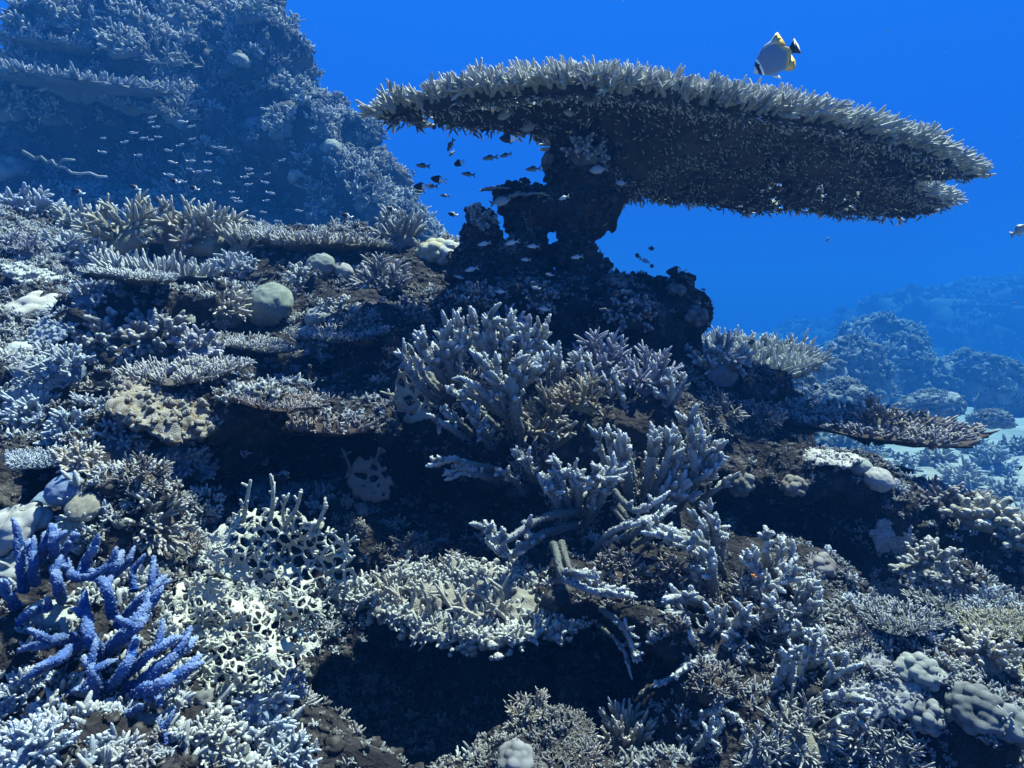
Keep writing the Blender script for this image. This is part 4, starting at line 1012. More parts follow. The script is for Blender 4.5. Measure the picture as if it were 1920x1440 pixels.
# ------------------------------------------------------------------ colonies over the slope
c = colony
def bush(*a, **k): return c('bush', *a[:4], 'bushy_coral', 'coral', a[4], **k)
C = [  # kind, pixel, pixel, radius in pixels, colour, name, label, options
 # crest on the left
 ('bush',55,392,80,BLUEP,'bushy_coral','bluish bushy coral on the crest at the left picture edge',{}),
 ('bush',140,418,62,PALE,'bushy_coral','pale bushy coral on the crest between bluish bush and open staghorn',{}),
 ('stag',235,445,85,CREAM,'branching_coral','cream open-branched coral on the left crest below the hazy sea fan',{}),
 ('stag',330,450,80,CREAM,'branching_coral','cream branching coral on the crest just left of the tallest thicket',{}),
 ('finger',400,452,85,CREAM,'finger_coral','tallest cream finger thicket on the left crest',{'up':.8}),
 ('finger',455,470,65,CREAM,'finger_coral','cream finger thicket sloping off the right side of the tallest one',{'up':.8}),
 ('cplate',520,455,75,PALE,'plate_coral','pale plate coral ledge on the crest beside the cream thicket',{'up':.95,'sz':1.2}),
 ('cplate',600,462,85,CREAM,'plate_coral','long cream plate coral along the crest above the round knobs',{'up':.95,'sz':1.2}),
 ('cplate',675,465,60,CREAM,'plate_coral','small cream plate coral on the crest next to the spiky grey fingers',{'up':.95,'sz':1.2}),
 ('finger',752,455,74,GREY,'finger_coral','grey upright finger coral with long spikes on the middle crest',{'up':.85}),
 ('lobes',815,465,38,YELLOW,'lobed_coral','yellowish lobed coral where the crest meets the pillar',{}),
 ('bush',845,435,36,PALE,'bushy_coral','small pale bush in the blue gap left of the pillar',{}),
 ('cplate',330,520,135,PALE,'plate_coral','broad pale plate coral arching over the dark gap under the crest',{'up':.9,'sz':1.3}),
 ('bush',440,510,55,BLUEP,'bushy_coral','small pale bush at the right end of the arching plate',{}),
 ('bush',120,480,62,BLUEP,'bushy_coral','bluish bush below the pale crest bush',{}),
 ('bush',200,500,60,PALE,'bushy_coral','pale bush left of the arching plate coral',{}),
 ('fine',45,470,55,LILAC,'bushy_coral','fine purplish tuft under the bluish edge bush',{}),
 ('flat',70,520,55,(.40,.42,.42),'encrusting_coral','flat whitish crust on the left edge below the fine tuft',{'up':.4}),
 ('dome',602,500,26,(.34,.36,.35),'dome_coral','smooth round pale coral under the long crest plate',{'sink':-.1}),
 ('dome',645,508,22,PALE,'dome_coral','smaller pale dome right of the round crest coral',{}),
 ('knob',560,520,40,PALE,'knobby_coral','pale knobby clump left of the round crest coral',{}),
 ('knob',700,515,38,GREY,'knobby_coral','grey knobby clump below the spiky grey fingers',{}),
 ('finger',425,580,70,CREAM,'finger_coral','cream finger plate just left of the big dome coral',{'up':.5,'sz':.8}),
 ('dome',507,575,42,(.29,.32,.28),'dome_coral','largest greenish-white dome coral on the left slope',{'sink':-.15}),
 ('dome',592,592,22,PALE,'dome_coral','egg-shaped pale dome right of the largest dome coral',{}),
 ('fine',540,550,38,CREAM,'bushy_coral','little cream tuft behind the largest dome coral',{}),
 ('knob',590,640,55,BLUEP,'knobby_coral','bluish cauliflower coral below the egg-shaped dome',{}),
 ('knob',640,590,50,GREY,'knobby_coral','grey knobby coral right of the egg-shaped dome',{}),
 ('stag',720,545,70,GREY,'branching_coral','thin grey branching coral on the knoll left of the pillar base',{}),
 ('fine',770,600,60,(.18,.15,.14),'bushy_coral','dim brown tuft beside the pillar base',{}),
 ('fine',680,620,55,(.2,.17,.16),'bushy_coral','dim tuft below the thin grey branching coral',{}),
 ('lobes',850,480,40,PALE,'lobed_coral','pale lobed lump at the foot of the pillar on its left',{}),
 ('lobes',60,575,66,PALE,'lobed_coral','pale lumpy coral head at the left edge below the flat crust',{'sz':.6}),
 ('flat',110,610,50,(.28,.33,.40),'encrusting_coral','bluish crust beneath the pale lumpy head at the left edge',{}),
 ('dome',48,655,36,WHITE,'dome_coral','white oval dome coral at the left edge',{'sz':.7}),
 ('dome',32,690,15,PALE,'dome_coral','small white ball below the white oval dome',{}),
 ('flat',60,720,62,(.34,.35,.34),'encrusting_coral','wide pale crust on the left edge below the white dome',{}),
 ('bush',170,560,50,BLUEP,'bushy_coral','bluish bush above the dark knobby thicket',{}),
 ('knob',190,640,80,GREY,'knobby_coral','left half of the grey-brown knobby thicket in the left slope',{}),
 ('knob',290,640,85,(.23,.22,.22),'knobby_coral','large grey-brown knobby thicket under the arching plate',{}),
 ('knob',370,660,70,LILAC,'knobby_coral','lilac-grey knobby coral at the right of the brown thicket',{}),
 ('knob',240,710,75,(.25,.22,.2),'knobby_coral','brown knobby coral hanging below the thicket over the dark overhang',{}),
 ('knob',350,720,65,GREY,'knobby_coral','grey knobby coral at the lower right corner of the thicket',{}),
 ('knob',410,600,32,PALE,'knobby_coral','pale knobby coral directly below the cream finger plate',{}),
 ('dome',355,600,22,PALE,'dome_coral','small pale dome lodged above the lilac knobby coral',{}),
 ('bush',120,690,60,BLUEP,'bushy_coral','bluish bush right of the wide edge crust',{}),
 ('fplate',590,775,140,RED,'plate_coral','reddish-brown fine plate coral above the large dark hollow',{'up':.85,'sz':1.1}),
 ('fplate',520,750,90,RED,'plate_coral','smaller reddish plate coral overlapping the large one',{'up':.85}),
 ('flat',310,775,92,(.14,.105,.055),'encrusting_coral','tan crusty coral sheet below the dark overhang',{'sink':.02}),
 ('bush',60,790,78,BLUEP,'bushy_coral','ice-blue bushy coral at the left edge beside the tan crust',{}),
 ('bush',130,815,70,BLUEP,'bushy_coral','ice-blue bushy coral left of the tan crust',{}),
 ('bush',230,830,70,BLUEP,'bushy_coral','ice-blue bush in front of the tan crust',{}),
 ('bush',310,850,80,BLUEP,'bushy_coral','widest ice-blue bush on the ledge right of the tan patches',{}),
 ('bush',375,875,50,BLUEP,'bushy_coral','ice-blue bush at the ledge edge over the dark hollow',{}),
 ('flat',215,850,50,TAN,'encrusting_coral','little tan crust between the ice-blue bushes',{}),
 ('bush',150,870,60,CREAM,'bushy_coral','cream bush below the little tan crust',{}),
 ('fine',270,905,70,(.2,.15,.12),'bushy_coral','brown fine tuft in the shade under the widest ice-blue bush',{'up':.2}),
 ('dome',125,922,34,(.30,.40,.58),'dome_coral','larger smooth blue dome coral above the blue staghorn',{'sink':-.2}),
 ('dome',68,940,27,(.30,.40,.58),'dome_coral','smaller smooth blue dome coral left of the larger one',{'sink':-.1}),
 ('dome',158,948,34,CREAM,'dome_coral','cream dome touching the larger blue dome',{'sz':.7}),
 ('dome',132,988,34,CREAM,'dome_coral','striped cream dome under the larger blue dome',{}),
 ('knob',180,1005,28,CREAM,'knobby_coral','small cream knob right above the blue staghorn tips',{}),
 ('lobes',30,985,60,PALE,'lobed_coral','pale lobed coral at the left edge behind blue branches',{'sz':.7}),
 ('lobes',20,1060,50,PALE,'lobed_coral','pale lobed coral low at the left edge behind blue branches',{'sz':.7}),
 ('finger',290,985,86,(.30,.26,.22),'finger_coral','brown finger plate with pale tips above the lattice coral',{'up':.3,'sz':.75}),
 ('bush',370,965,45,GREY,'bushy_coral','grey bush between brown finger plate and lattice prongs',{}),
 ('fine',345,1030,45,(.22,.17,.14),'bushy_coral','brown tuft in the notch left of the lattice coral',{}),
 ('bush',480,1350,100,BLUEP,'bushy_coral','pale blue bristly coral at the bottom, right of the blue staghorn',{'up':.4}),
 ('bush',530,1290,60,BLUEP,'bushy_coral','pale blue bristly tuft right under the lattice coral',{'up':.3}),
 ('bush',540,1420,70,BLUEP,'bushy_coral','pale blue bristly coral at the bottom edge beside the cave',{'up':.4}),
 ('bush',390,1400,80,PALE,'bushy_coral','pale bush at the bottom edge between blue and bristly corals',{}),
 ('bush',60,1420,90,BLUEP,'bushy_coral','pale blue bush in the bottom left corner',{}),
 ('bush',30,1310,70,BLUEP,'bushy_coral','pale blue bush at the left edge below the blue branches',{}),
 ('lobes',100,1150,60,PALE,'lobed_coral','pale lobed coral seen between the blue branches',{'sz':.6}),
 ('bush',240,1430,60,GREY,'bushy_coral','grey bush at the bottom edge below the blue branches',{}),
 ('fine',650,1000,50,(.22,.18,.15),'bushy_coral','brown twiggy tuft right of the lattice prongs',{}),
 ('lobes',672,962,18,PALE,'lobed_coral','small pale egg lying in the dark hollow',{'sink':-.3}),
 ('fine',760,1050,75,(.30,.25,.20),'bushy_coral','beige twiggy coral on the back left of the shelf',{'up':.9,'sz':.9}),
 ('fine',850,1070,60,(.22,.17,.15),'bushy_coral','brownish twiggy coral on the middle back of the shelf',{'up':.9,'sz':.9}),
 ('fine',960,1080,60,(.2,.16,.14),'bushy_coral','dim twiggy coral on the back right of the shelf',{'up':.9,'sz':.9}),
 ('fine',1000,1350,70,(.30,.24,.17),'bushy_coral','tan twiggy coral at the right of the cave mouth',{'up':.5}),
 ('fplate',1060,1370,60,(.26,.24,.2),'plate_coral','small grey-tan plate beside the tan twiggy coral',{'up':.7}),
 ('lobes',965,1425,42,(.17,.18,.18),'lobed_coral','pale lump at the bottom edge right of the cave',{}),
 ('finger',1170,1400,85,(.36,.30,.22),'finger_coral','tan finger coral bush at the bottom edge right of centre',{'up':.7}),
 ('finger',1100,1430,45,(.34,.28,.2),'finger_coral','small tan finger coral left of the tan bush at the bottom',{'up':.7}),
 # middle, among the staghorn
 ('stag',1040,800,80,TAN,'branching_coral','yellow-brown branching coral inside the central staghorn thicket',{'up':.4}),
 ('stag',1090,760,62,TAN,'branching_coral','golden twiggy coral near the top of the central thicket',{'up':.4}),
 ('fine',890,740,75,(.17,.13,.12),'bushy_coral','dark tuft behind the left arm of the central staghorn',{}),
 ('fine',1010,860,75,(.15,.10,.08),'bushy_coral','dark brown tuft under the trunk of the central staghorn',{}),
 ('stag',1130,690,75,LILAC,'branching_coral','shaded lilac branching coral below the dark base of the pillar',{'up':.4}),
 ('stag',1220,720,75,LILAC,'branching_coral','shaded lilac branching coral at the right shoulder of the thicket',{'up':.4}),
 ('stag',950,640,70,BLUEP,'branching_coral','blue-grey branching coral crowning the central thicket',{'up':.5}),
 ('stag',840,690,60,GREY,'branching_coral','grey branching coral at the upper left of the thicket',{'up':.4}),
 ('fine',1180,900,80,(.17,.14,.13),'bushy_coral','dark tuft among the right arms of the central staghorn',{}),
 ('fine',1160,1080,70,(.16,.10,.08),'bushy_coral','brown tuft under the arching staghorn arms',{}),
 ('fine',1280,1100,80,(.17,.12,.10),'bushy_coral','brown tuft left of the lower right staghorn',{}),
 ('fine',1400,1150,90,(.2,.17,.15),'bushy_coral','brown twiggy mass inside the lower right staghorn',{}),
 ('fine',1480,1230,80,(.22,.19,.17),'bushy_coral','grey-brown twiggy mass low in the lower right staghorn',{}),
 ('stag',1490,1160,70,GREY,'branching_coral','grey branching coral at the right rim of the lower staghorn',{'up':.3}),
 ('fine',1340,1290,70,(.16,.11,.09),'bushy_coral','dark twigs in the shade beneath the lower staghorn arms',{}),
 ('fine',1500,1390,100,(.36,.34,.30),'bushy_coral','dense pale twiggy bush at the bottom right of centre',{}),
 ('fine',1590,1370,90,(.38,.38,.36),'bushy_coral','dense pale twiggy bush right of the other one at the bottom',{}),
 ('fine',1670,1420,80,(.36,.35,.33),'bushy_coral','dense pale twiggy bush in front of the lowest lobed corals',{}),
 ('stag',1420,1420,60,GREY,'branching_coral','grey branching coral at the bottom edge under the lower staghorn',{}),
 # right side
 ('bubbles',1722,1268,46,(.36,.37,.35),'lobed_coral','grey-white bubble-lobed coral, highest of the three at lower right',{'sink':-.2,'up':.3}),
 ('bubbles',1730,1342,42,(.30,.31,.30),'lobed_coral','grey bubble-lobed coral directly below the highest one',{'sink':-.1,'up':.3}),
 ('bubbles',1828,1335,58,(.13,.135,.145),'lobed_coral','dim large-lobed coral, rightmost of the three at lower right',{'sink':-.1,'up':.3}),
 ('cauli',1845,990,72,(.52,.51,.38),'lobed_coral','cream-yellow cauliflower coral at the right edge',{'sink':-.1,'up':.5,'sz':.85}),
 ('cauli',1905,1020,46,(.50,.50,.40),'lobed_coral','second cream cauliflower coral cut by the right edge',{'sink':-.1,'up':.5}),
 ('knob',1760,960,60,(.13,.11,.11),'knobby_coral','dark brown knobby coral left of the yellow cauliflower coral',{'sink':-.2}),
 ('knob',1740,1060,70,(.30,.29,.27),'knobby_coral','grey-brown knobby coral beneath the dark brown one',{'up':.4}),
 ('knob',1790,1090,50,(.36,.35,.32),'knobby_coral','beige knobby coral below the yellow cauliflower coral',{}),
 ('dome',1613,882,20,(.48,.49,.44),'dome_coral','upper white ball coral on the dark rock rim',{'sink':-.4}),
 ('dome',1645,908,26,(.50,.51,.47),'dome_coral','larger white ball coral on the dark rock rim',{'sink':-.4}),
 ('flat',1555,862,46,(.46,.47,.44),'encrusting_coral','white crust along the top rim of the dark rock',{'sink':.0,'up':.8}),
 ('flat',1675,1010,34,(.34,.38,.42),'encrusting_coral','bluish crust running down the right edge of the dark rock',{'up':.2,'sz':.8}),
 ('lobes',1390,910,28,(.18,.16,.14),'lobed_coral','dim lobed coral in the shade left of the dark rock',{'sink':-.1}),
 ('lobes',1488,915,26,(.22,.19,.15),'lobed_coral','dim tan lobed coral on the dark rock face',{'sink':-.1}),
 ('fine',1610,1210,48,(.34,.31,.27),'bushy_coral','beige spiny tuft on the lower right slope',{'up':.3}),
 ('fine',1615,1140,55,(.34,.36,.38),'bushy_coral','pale fuzzy low coral above the beige spiny tuft',{'up':.2,'sz':.5}),
 ('bush',1800,1180,60,BLUEP,'bushy_coral','bluish bush on the right slope under the beige knobs',{}),
 ('bush',1870,1150,65,BLUEP,'bushy_coral','bluish bush near the right edge under the cauliflower coral',{}),
 ('knob',1840,1230,70,CREAM,'knobby_coral','cream knobby coral on the right slope above the dim lobes',{}),
 ('bush',1900,1250,60,CREAM,'bushy_coral','cream bush at the right edge above the dim lobes',{}),
 ('knob',1780,1260,40,PALE,'knobby_coral','pale knobby clump right of the highest bubble-lobed coral',{}),
 ('flat',1690,1110,50,(.2,.2,.21),'encrusting_coral','grey crust under the grey-brown knobs on the right slope',{}),
 ('lobes',1540,1060,30,(.2,.18,.17),'lobed_coral','dim brown lobes between lower staghorn and dark rock hollow',{}),
 ('flat',1640,1290,60,(.22,.23,.25),'encrusting_coral','grey crust below the beige spiny tuft',{}),
 ('lobes',1900,1360,50,(.16,.17,.19),'lobed_coral','dark lobed coral in the bottom right corner',{}),
 ('bush',1345,690,80,(.42,.44,.43),'bushy_coral','pale bush at the root of the white plate on the right',{'up':.7}),
 ('fine',1420,790,60,(.2,.16,.14),'bushy_coral','brown twiggy coral on the right shoulder under the white plate',{}),
 ('fine',1340,790,70,(.16,.13,.12),'bushy_coral','dark twiggy coral right of the central thicket',{}),
 ('lobes',1300,600,26,(.08,.06,.06),'lobed_coral','dark knob sticking out right of the pillar base',{'sink':-.3}),
 ('lobes',1266,552,19,(.07,.055,.055),'lobed_coral','dark round ball on the skyline right of the pillar',{'sink':-.4}),
 ('lobes',1155,530,24,(.08,.06,.06),'lobed_coral','dark round lump at the right foot of the pillar',{'sink':0}),
 # overhanging plates
 ('cplate',120,735,105,PALE,'plate_coral','pale plate coral overhanging the dark slot left of the tan crust',{'up':.85,'sink':-.15}),
 ('cplate',345,728,95,(.30,.28,.26),'plate_coral','grey-brown plate coral jutting out just above the tan crust',{'up':.85,'sink':-.2}),
 ('oplate',90,880,72,BLUEP,'plate_coral','ice-blue plate coral above the smooth blue domes',{'up':.8,'sink':-.2}),
 ('oplate',650,650,80,(.24,.24,.25),'plate_coral','grey plate coral on the knoll below the thin grey branching coral',{'up':.85,'sink':-.2}),
 ('oplate',1800,1130,85,(.34,.35,.35),'plate_coral','grey plate coral on the right slope under the beige knobs',{'up':.8,'sink':-.2}),
 ('cplate',1690,1180,70,(.30,.31,.32),'plate_coral','grey spiky plate above the highest bubble-lobed coral',{'up':.8,'sink':-.2}),
 ('oplate',470,668,75,(.29,.28,.27),'plate_coral','grey-brown plate coral under the largest dome coral',{'up':.85,'sink':-.2}),
 ('oplate',250,540,75,PALE,'plate_coral','pale plate coral below the left end of the arching plate',{'up':.85,'sink':-.2}),
 ('oplate',1880,1190,70,CREAM,'plate_coral','cream plate coral at the right edge above the cream bush',{'up':.8,'sink':-.2}),
 # pillar
 ('knob',1095,285,52,(.30,.28,.24),'knobby_coral','beige knobby coral on the pillar top just under the table coral',{'up':.7,'sink':.2}),
 ('flat',990,372,36,(.46,.45,.38),'encrusting_coral','cream crust on the side ledge left of the pillar',{'up':.9,'sink':-.05,'sz':.6}),
 ('flat',930,358,26,(.48,.46,.40),'encrusting_coral','cream crust at the tip of the pillar side ledge',{'up':.9,'sink':-.05,'sz':.6}),
 ('knob',900,410,38,(.28,.28,.30),'knobby_coral','grey knobby coral capping the stump left of the pillar',{'up':.6}),
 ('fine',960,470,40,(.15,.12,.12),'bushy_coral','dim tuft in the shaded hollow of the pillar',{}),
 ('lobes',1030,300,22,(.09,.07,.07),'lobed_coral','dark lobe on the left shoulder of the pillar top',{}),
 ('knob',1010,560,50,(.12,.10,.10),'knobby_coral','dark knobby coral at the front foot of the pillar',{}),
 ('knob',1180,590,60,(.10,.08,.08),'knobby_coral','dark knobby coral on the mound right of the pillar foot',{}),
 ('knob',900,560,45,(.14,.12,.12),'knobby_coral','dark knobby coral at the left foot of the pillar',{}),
]
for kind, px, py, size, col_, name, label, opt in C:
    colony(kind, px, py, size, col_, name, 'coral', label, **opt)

# plates that reach out over the drop on the right
def outreach(px, py, d, size, col_, name, label, kind='plate', axis=(.05, -.12, 1), sz=1.0, sy=1.0, rot=0, parts=True):
    return colony(kind, px, py, size, col_, name, 'coral', label, loc=at(px, py, d), axis=axis, sink=0, sz=sz, sy=sy, rot=rot, parts=parts)
outreach(1420, 685, 4.5, 118, (.52, .54, .52), 'plate_coral', 'white branching plate coral reaching out to the right below the water gap', 'cplate', axis=(.06, -.30, 1), sz=1.2, sy=.8)
outreach(1640, 808, 2.55, 190, (.20, .16, .145), 'plate_coral', 'long brown plate coral reaching over the sandy valley', 'fplate', axis=(.09, -.10, 1), sy=.75, sz=.8)
outreach(1640, 800, 2.5, 52, (.22, .18, .16), 'branching_coral', 'small antler-like brown coral standing on the long brown plate', 'stag', axis=(0, 0, 1))
outreach(1500, 790, 2.6, 90, (.22, .19, .18), 'bushy_coral', 'brown bushy coral where the long brown plate leaves the rock', 'fine', axis=(.1, -.2, 1), sz=.6)

# ------------------------------------------------------------------ low growth that covers the rock
CL = []
for k in range(8):
    g = np.random.default_rng(1000 + k)
    n = 5 + k % 4
    m, _ = shoots(g.normal(size=(n, 3)) * [.35, .35, 0], hemi_dirs(n, 1.0, g), g.uniform(.7, 1.3, n), .18 + .05 * (k % 3), g, .2, 5, (0, 1), low=True)
    n2 = n + 2; kk = g.integers(0, n, n2)
    m2, _ = shoots(g.normal(size=(n2, 3)) * [.3, .3, .1] + [0, 0, .35], hemi_dirs(n2, 1.3, g), g.uniform(.3, .6, n2), .14, g, .2, 5, (.2, 1), low=True)
    CL.append(m.merge(m2).mesh('growth_sprig', M_U))
ND, NQ = ball(12, 8, -.5)
NUB = [Geo().add(ND * (1 + .5 * fbm(ND + k * 3, .45, 3, k)[:, None]) * [1, 1, .75], NQ, tip=np.clip(.3 * fbm(ND + k, .3, 2, k), 0, 1)).mesh('growth_nodule', M_U) for k in range(5)]
def spread(name, tpls, P, x, y, z, s_, color, parent=None, seed=0):
    """many small growths standing at the points P, as geometry-node instances of a few sprigs"""
    n = len(P); g = np.random.default_rng(seed + n)
    me = bpy.data.meshes.new(name); me.vertices.add(n); me.vertices.foreach_set('co', np.asarray(P, np.float32).ravel())
    # euler XYZ of the matrix with columns x, y, z
    sy_ = np.clip(-x[:, 2], -1, 1); ry = np.arcsin(sy_)
    rx = np.arctan2(y[:, 2], z[:, 2]); rz = np.arctan2(x[:, 1], x[:, 0])
    a = me.attributes.new('rot', 'FLOAT_VECTOR', 'POINT'); a.data.foreach_set('vector', np.stack([rx, ry, rz], -1).astype(np.float32).ravel())
    a = me.attributes.new('scl', 'FLOAT', 'POINT'); a.data.foreach_set('value', np.asarray(s_, np.float32))
    a = me.attributes.new('idx', 'INT', 'POINT'); a.data.foreach_set('value', g.integers(0, len(tpls), n).astype(np.int32))
    cl = bpy.data.collections.new(name + '_sprigs')
    for k, t in enumerate(tpls):
        o = bpy.data.objects.new('sprig', t); c_ = np.clip(np.array(color) * g.uniform(.65, 1.35) * .74, 0, .8); o.color = (*c_, 1); cl.objects.link(o)
    ng = bpy.data.node_groups.new(name, 'GeometryNodeTree')
    ng.interface.new_socket('Geometry', in_out='INPUT', socket_type='NodeSocketGeometry'); ng.interface.new_socket('Geometry', in_out='OUTPUT', socket_type='NodeSocketGeometry')
    N = ng.nodes; gi, go = N.new('NodeGroupInput'), N.new('NodeGroupOutput'); ip = N.new('GeometryNodeInstanceOnPoints'); ci = N.new('GeometryNodeCollectionInfo')
    ci.inputs['Collection'].default_value = cl; ci.inputs['Separate Children'].default_value = True; ci.inputs['Reset Children'].default_value = True
    ip.inputs['Pick Instance'].default_value = True
    def na(nm, ty):
        q = N.new('GeometryNodeInputNamedAttribute'); q.data_type = ty; q.inputs['Name'].default_value = nm
        return next(o_ for o_ in q.outputs if o_.enabled and o_.name == 'Attribute')
    K = ng.links.new
    K(gi.outputs[0], ip.inputs['Points']); K(ci.outputs[0], ip.inputs['Instance']); K(na('idx', 'INT'), ip.inputs['Instance Index'])
    K(na('rot', 'FLOAT_VECTOR'), ip.inputs['Rotation']); K(na('scl', 'FLOAT'), ip.inputs['Scale']); K(ip.outputs[0], go.inputs[0])
    o = obj(name, me, parent, color)
    md = o.modifiers.new('growth', 'NODES'); md.node_group = ng
    return tag(o, kind='stuff')
def sample_mesh(o, n, g):
    me = o.data
    nv, npoly = len(me.vertices), len(me.polygons)
    V = np.empty(nv * 3, np.float32); me.vertices.foreach_get('co', V); V = V.reshape(-1, 3)
    N = np.empty(npoly * 3, np.float32); me.polygons.foreach_get('normal', N); N = N.reshape(-1, 3)
    Cn = np.empty(npoly * 3, np.float32); me.polygons.foreach_get('center', Cn); Cn = Cn.reshape(-1, 3)
    A = np.empty(npoly, np.float32); me.polygons.foreach_get('area', A)
    return Cn, N, A
def scatter(o, n, g, tpls, smin_, smax_, weight, name, color, label=None, upmix=.5, mat=None, lift=0.0):
    Cn, N, A = sample_mesh(o, n, g)
    px, py, f = pix(Cn)
    vis = (f > .3) & (px > -150) & (px < 2070) & (py > -150) & (py < 1600) & ((N * Cn).sum(-1) < .15 * np.linalg.norm(Cn, axis=-1))
    w = A * vis * weight(Cn, N, px, py, f)
    w = w / w.sum()
    i = g.choice(len(A), n, p=w)
    ax = unit(N[i] * (1 - upmix) + np.array([0, 0, 1.]) * upmix + g.normal(size=(n, 3)) * .2)
    s_ = smin_ + (smax_ - smin_) * g.uniform(0, 1, n) ** 1.7
    x = unit(np.cross(ax, unit(g.normal(size=(n, 3))))); y = np.cross(ax, x)
    P = Cn[i] + g.normal(size=(n, 3)) * smin_ * .5 + N[i] * lift
    ob = spread(name, tpls, P, x, y, ax, s_, color)
    return tag(ob, label)
def patch(seed, sc, th):
    return lambda P: np.clip((fbm(P, sc, 2, seed) - th) * 4, 0, 1) + .10
g = np.random.default_rng(77)
pa, pb, pc, pdk = patch(301, .3, -.02), patch(302, .26, .05), patch(303, .3, -.1), patch(304, .25, -.3)
left = lambda px, py: 1 / (1 + np.exp((px - 620 - np.clip(py - 900, 0, 400) * .2) / 60))
upf = lambda N: np.clip(N[:, 2] + .25, 0, 1)
scatter(reef_o, 6500, g, CL, .007, .027, lambda P, N, px, py, f: pa(P) * upf(N) * (left(px, py) + .03), 'coral_growth', (.50, .53, .53), 'low pale finger growth covering the lit left slope')
scatter(reef_o, 4200, g, CL, .010, .022, lambda P, N, px, py, f: pb(P) * upf(N) * (left(px, py) + .35 * (px > 1500)), 'coral_growth', (.40, .48, .60), 'low ice-blue finger growth in patches on the slope')
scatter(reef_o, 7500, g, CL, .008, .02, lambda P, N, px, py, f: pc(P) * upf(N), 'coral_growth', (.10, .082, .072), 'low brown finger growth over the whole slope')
scatter(reef_o, 6500, g, NUB, .004, .016, lambda P, N, px, py, f: pdk(P) * (upf(N) + .15), 'crust_growth', (.075, .065, .063), 'brown crusty nodules on the rock')
scatter(reef_o, 1500, g, NUB, .005, .017, lambda P, N, px, py, f: pa(P) * upf(N) * (left(px, py) + .5 * (px > 1560)), 'crust_growth', (.32, .33, .32), 'pale crusty nodules on the lit rock')
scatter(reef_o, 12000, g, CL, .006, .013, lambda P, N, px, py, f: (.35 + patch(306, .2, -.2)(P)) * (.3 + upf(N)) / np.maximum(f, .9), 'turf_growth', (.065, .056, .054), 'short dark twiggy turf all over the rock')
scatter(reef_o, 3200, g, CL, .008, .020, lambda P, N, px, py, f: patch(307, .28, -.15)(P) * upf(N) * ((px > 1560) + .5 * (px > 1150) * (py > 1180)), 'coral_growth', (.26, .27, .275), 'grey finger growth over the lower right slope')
scatter(pillar_o, 900, g, NUB, .008, .026, lambda P, N, px, py, f: 1 + 0 * f, 'crust_growth', (.085, .066, .062), 'dark crusty nodules on the pillar', upmix=.1)
scatter(pillar_o, 260, g, CL, .008, .017, lambda P, N, px, py, f: upf(N), 'coral_growth', (.20, .18, .17), 'sparse grey finger growth on the pillar')
print('growth', time.time() - T0)
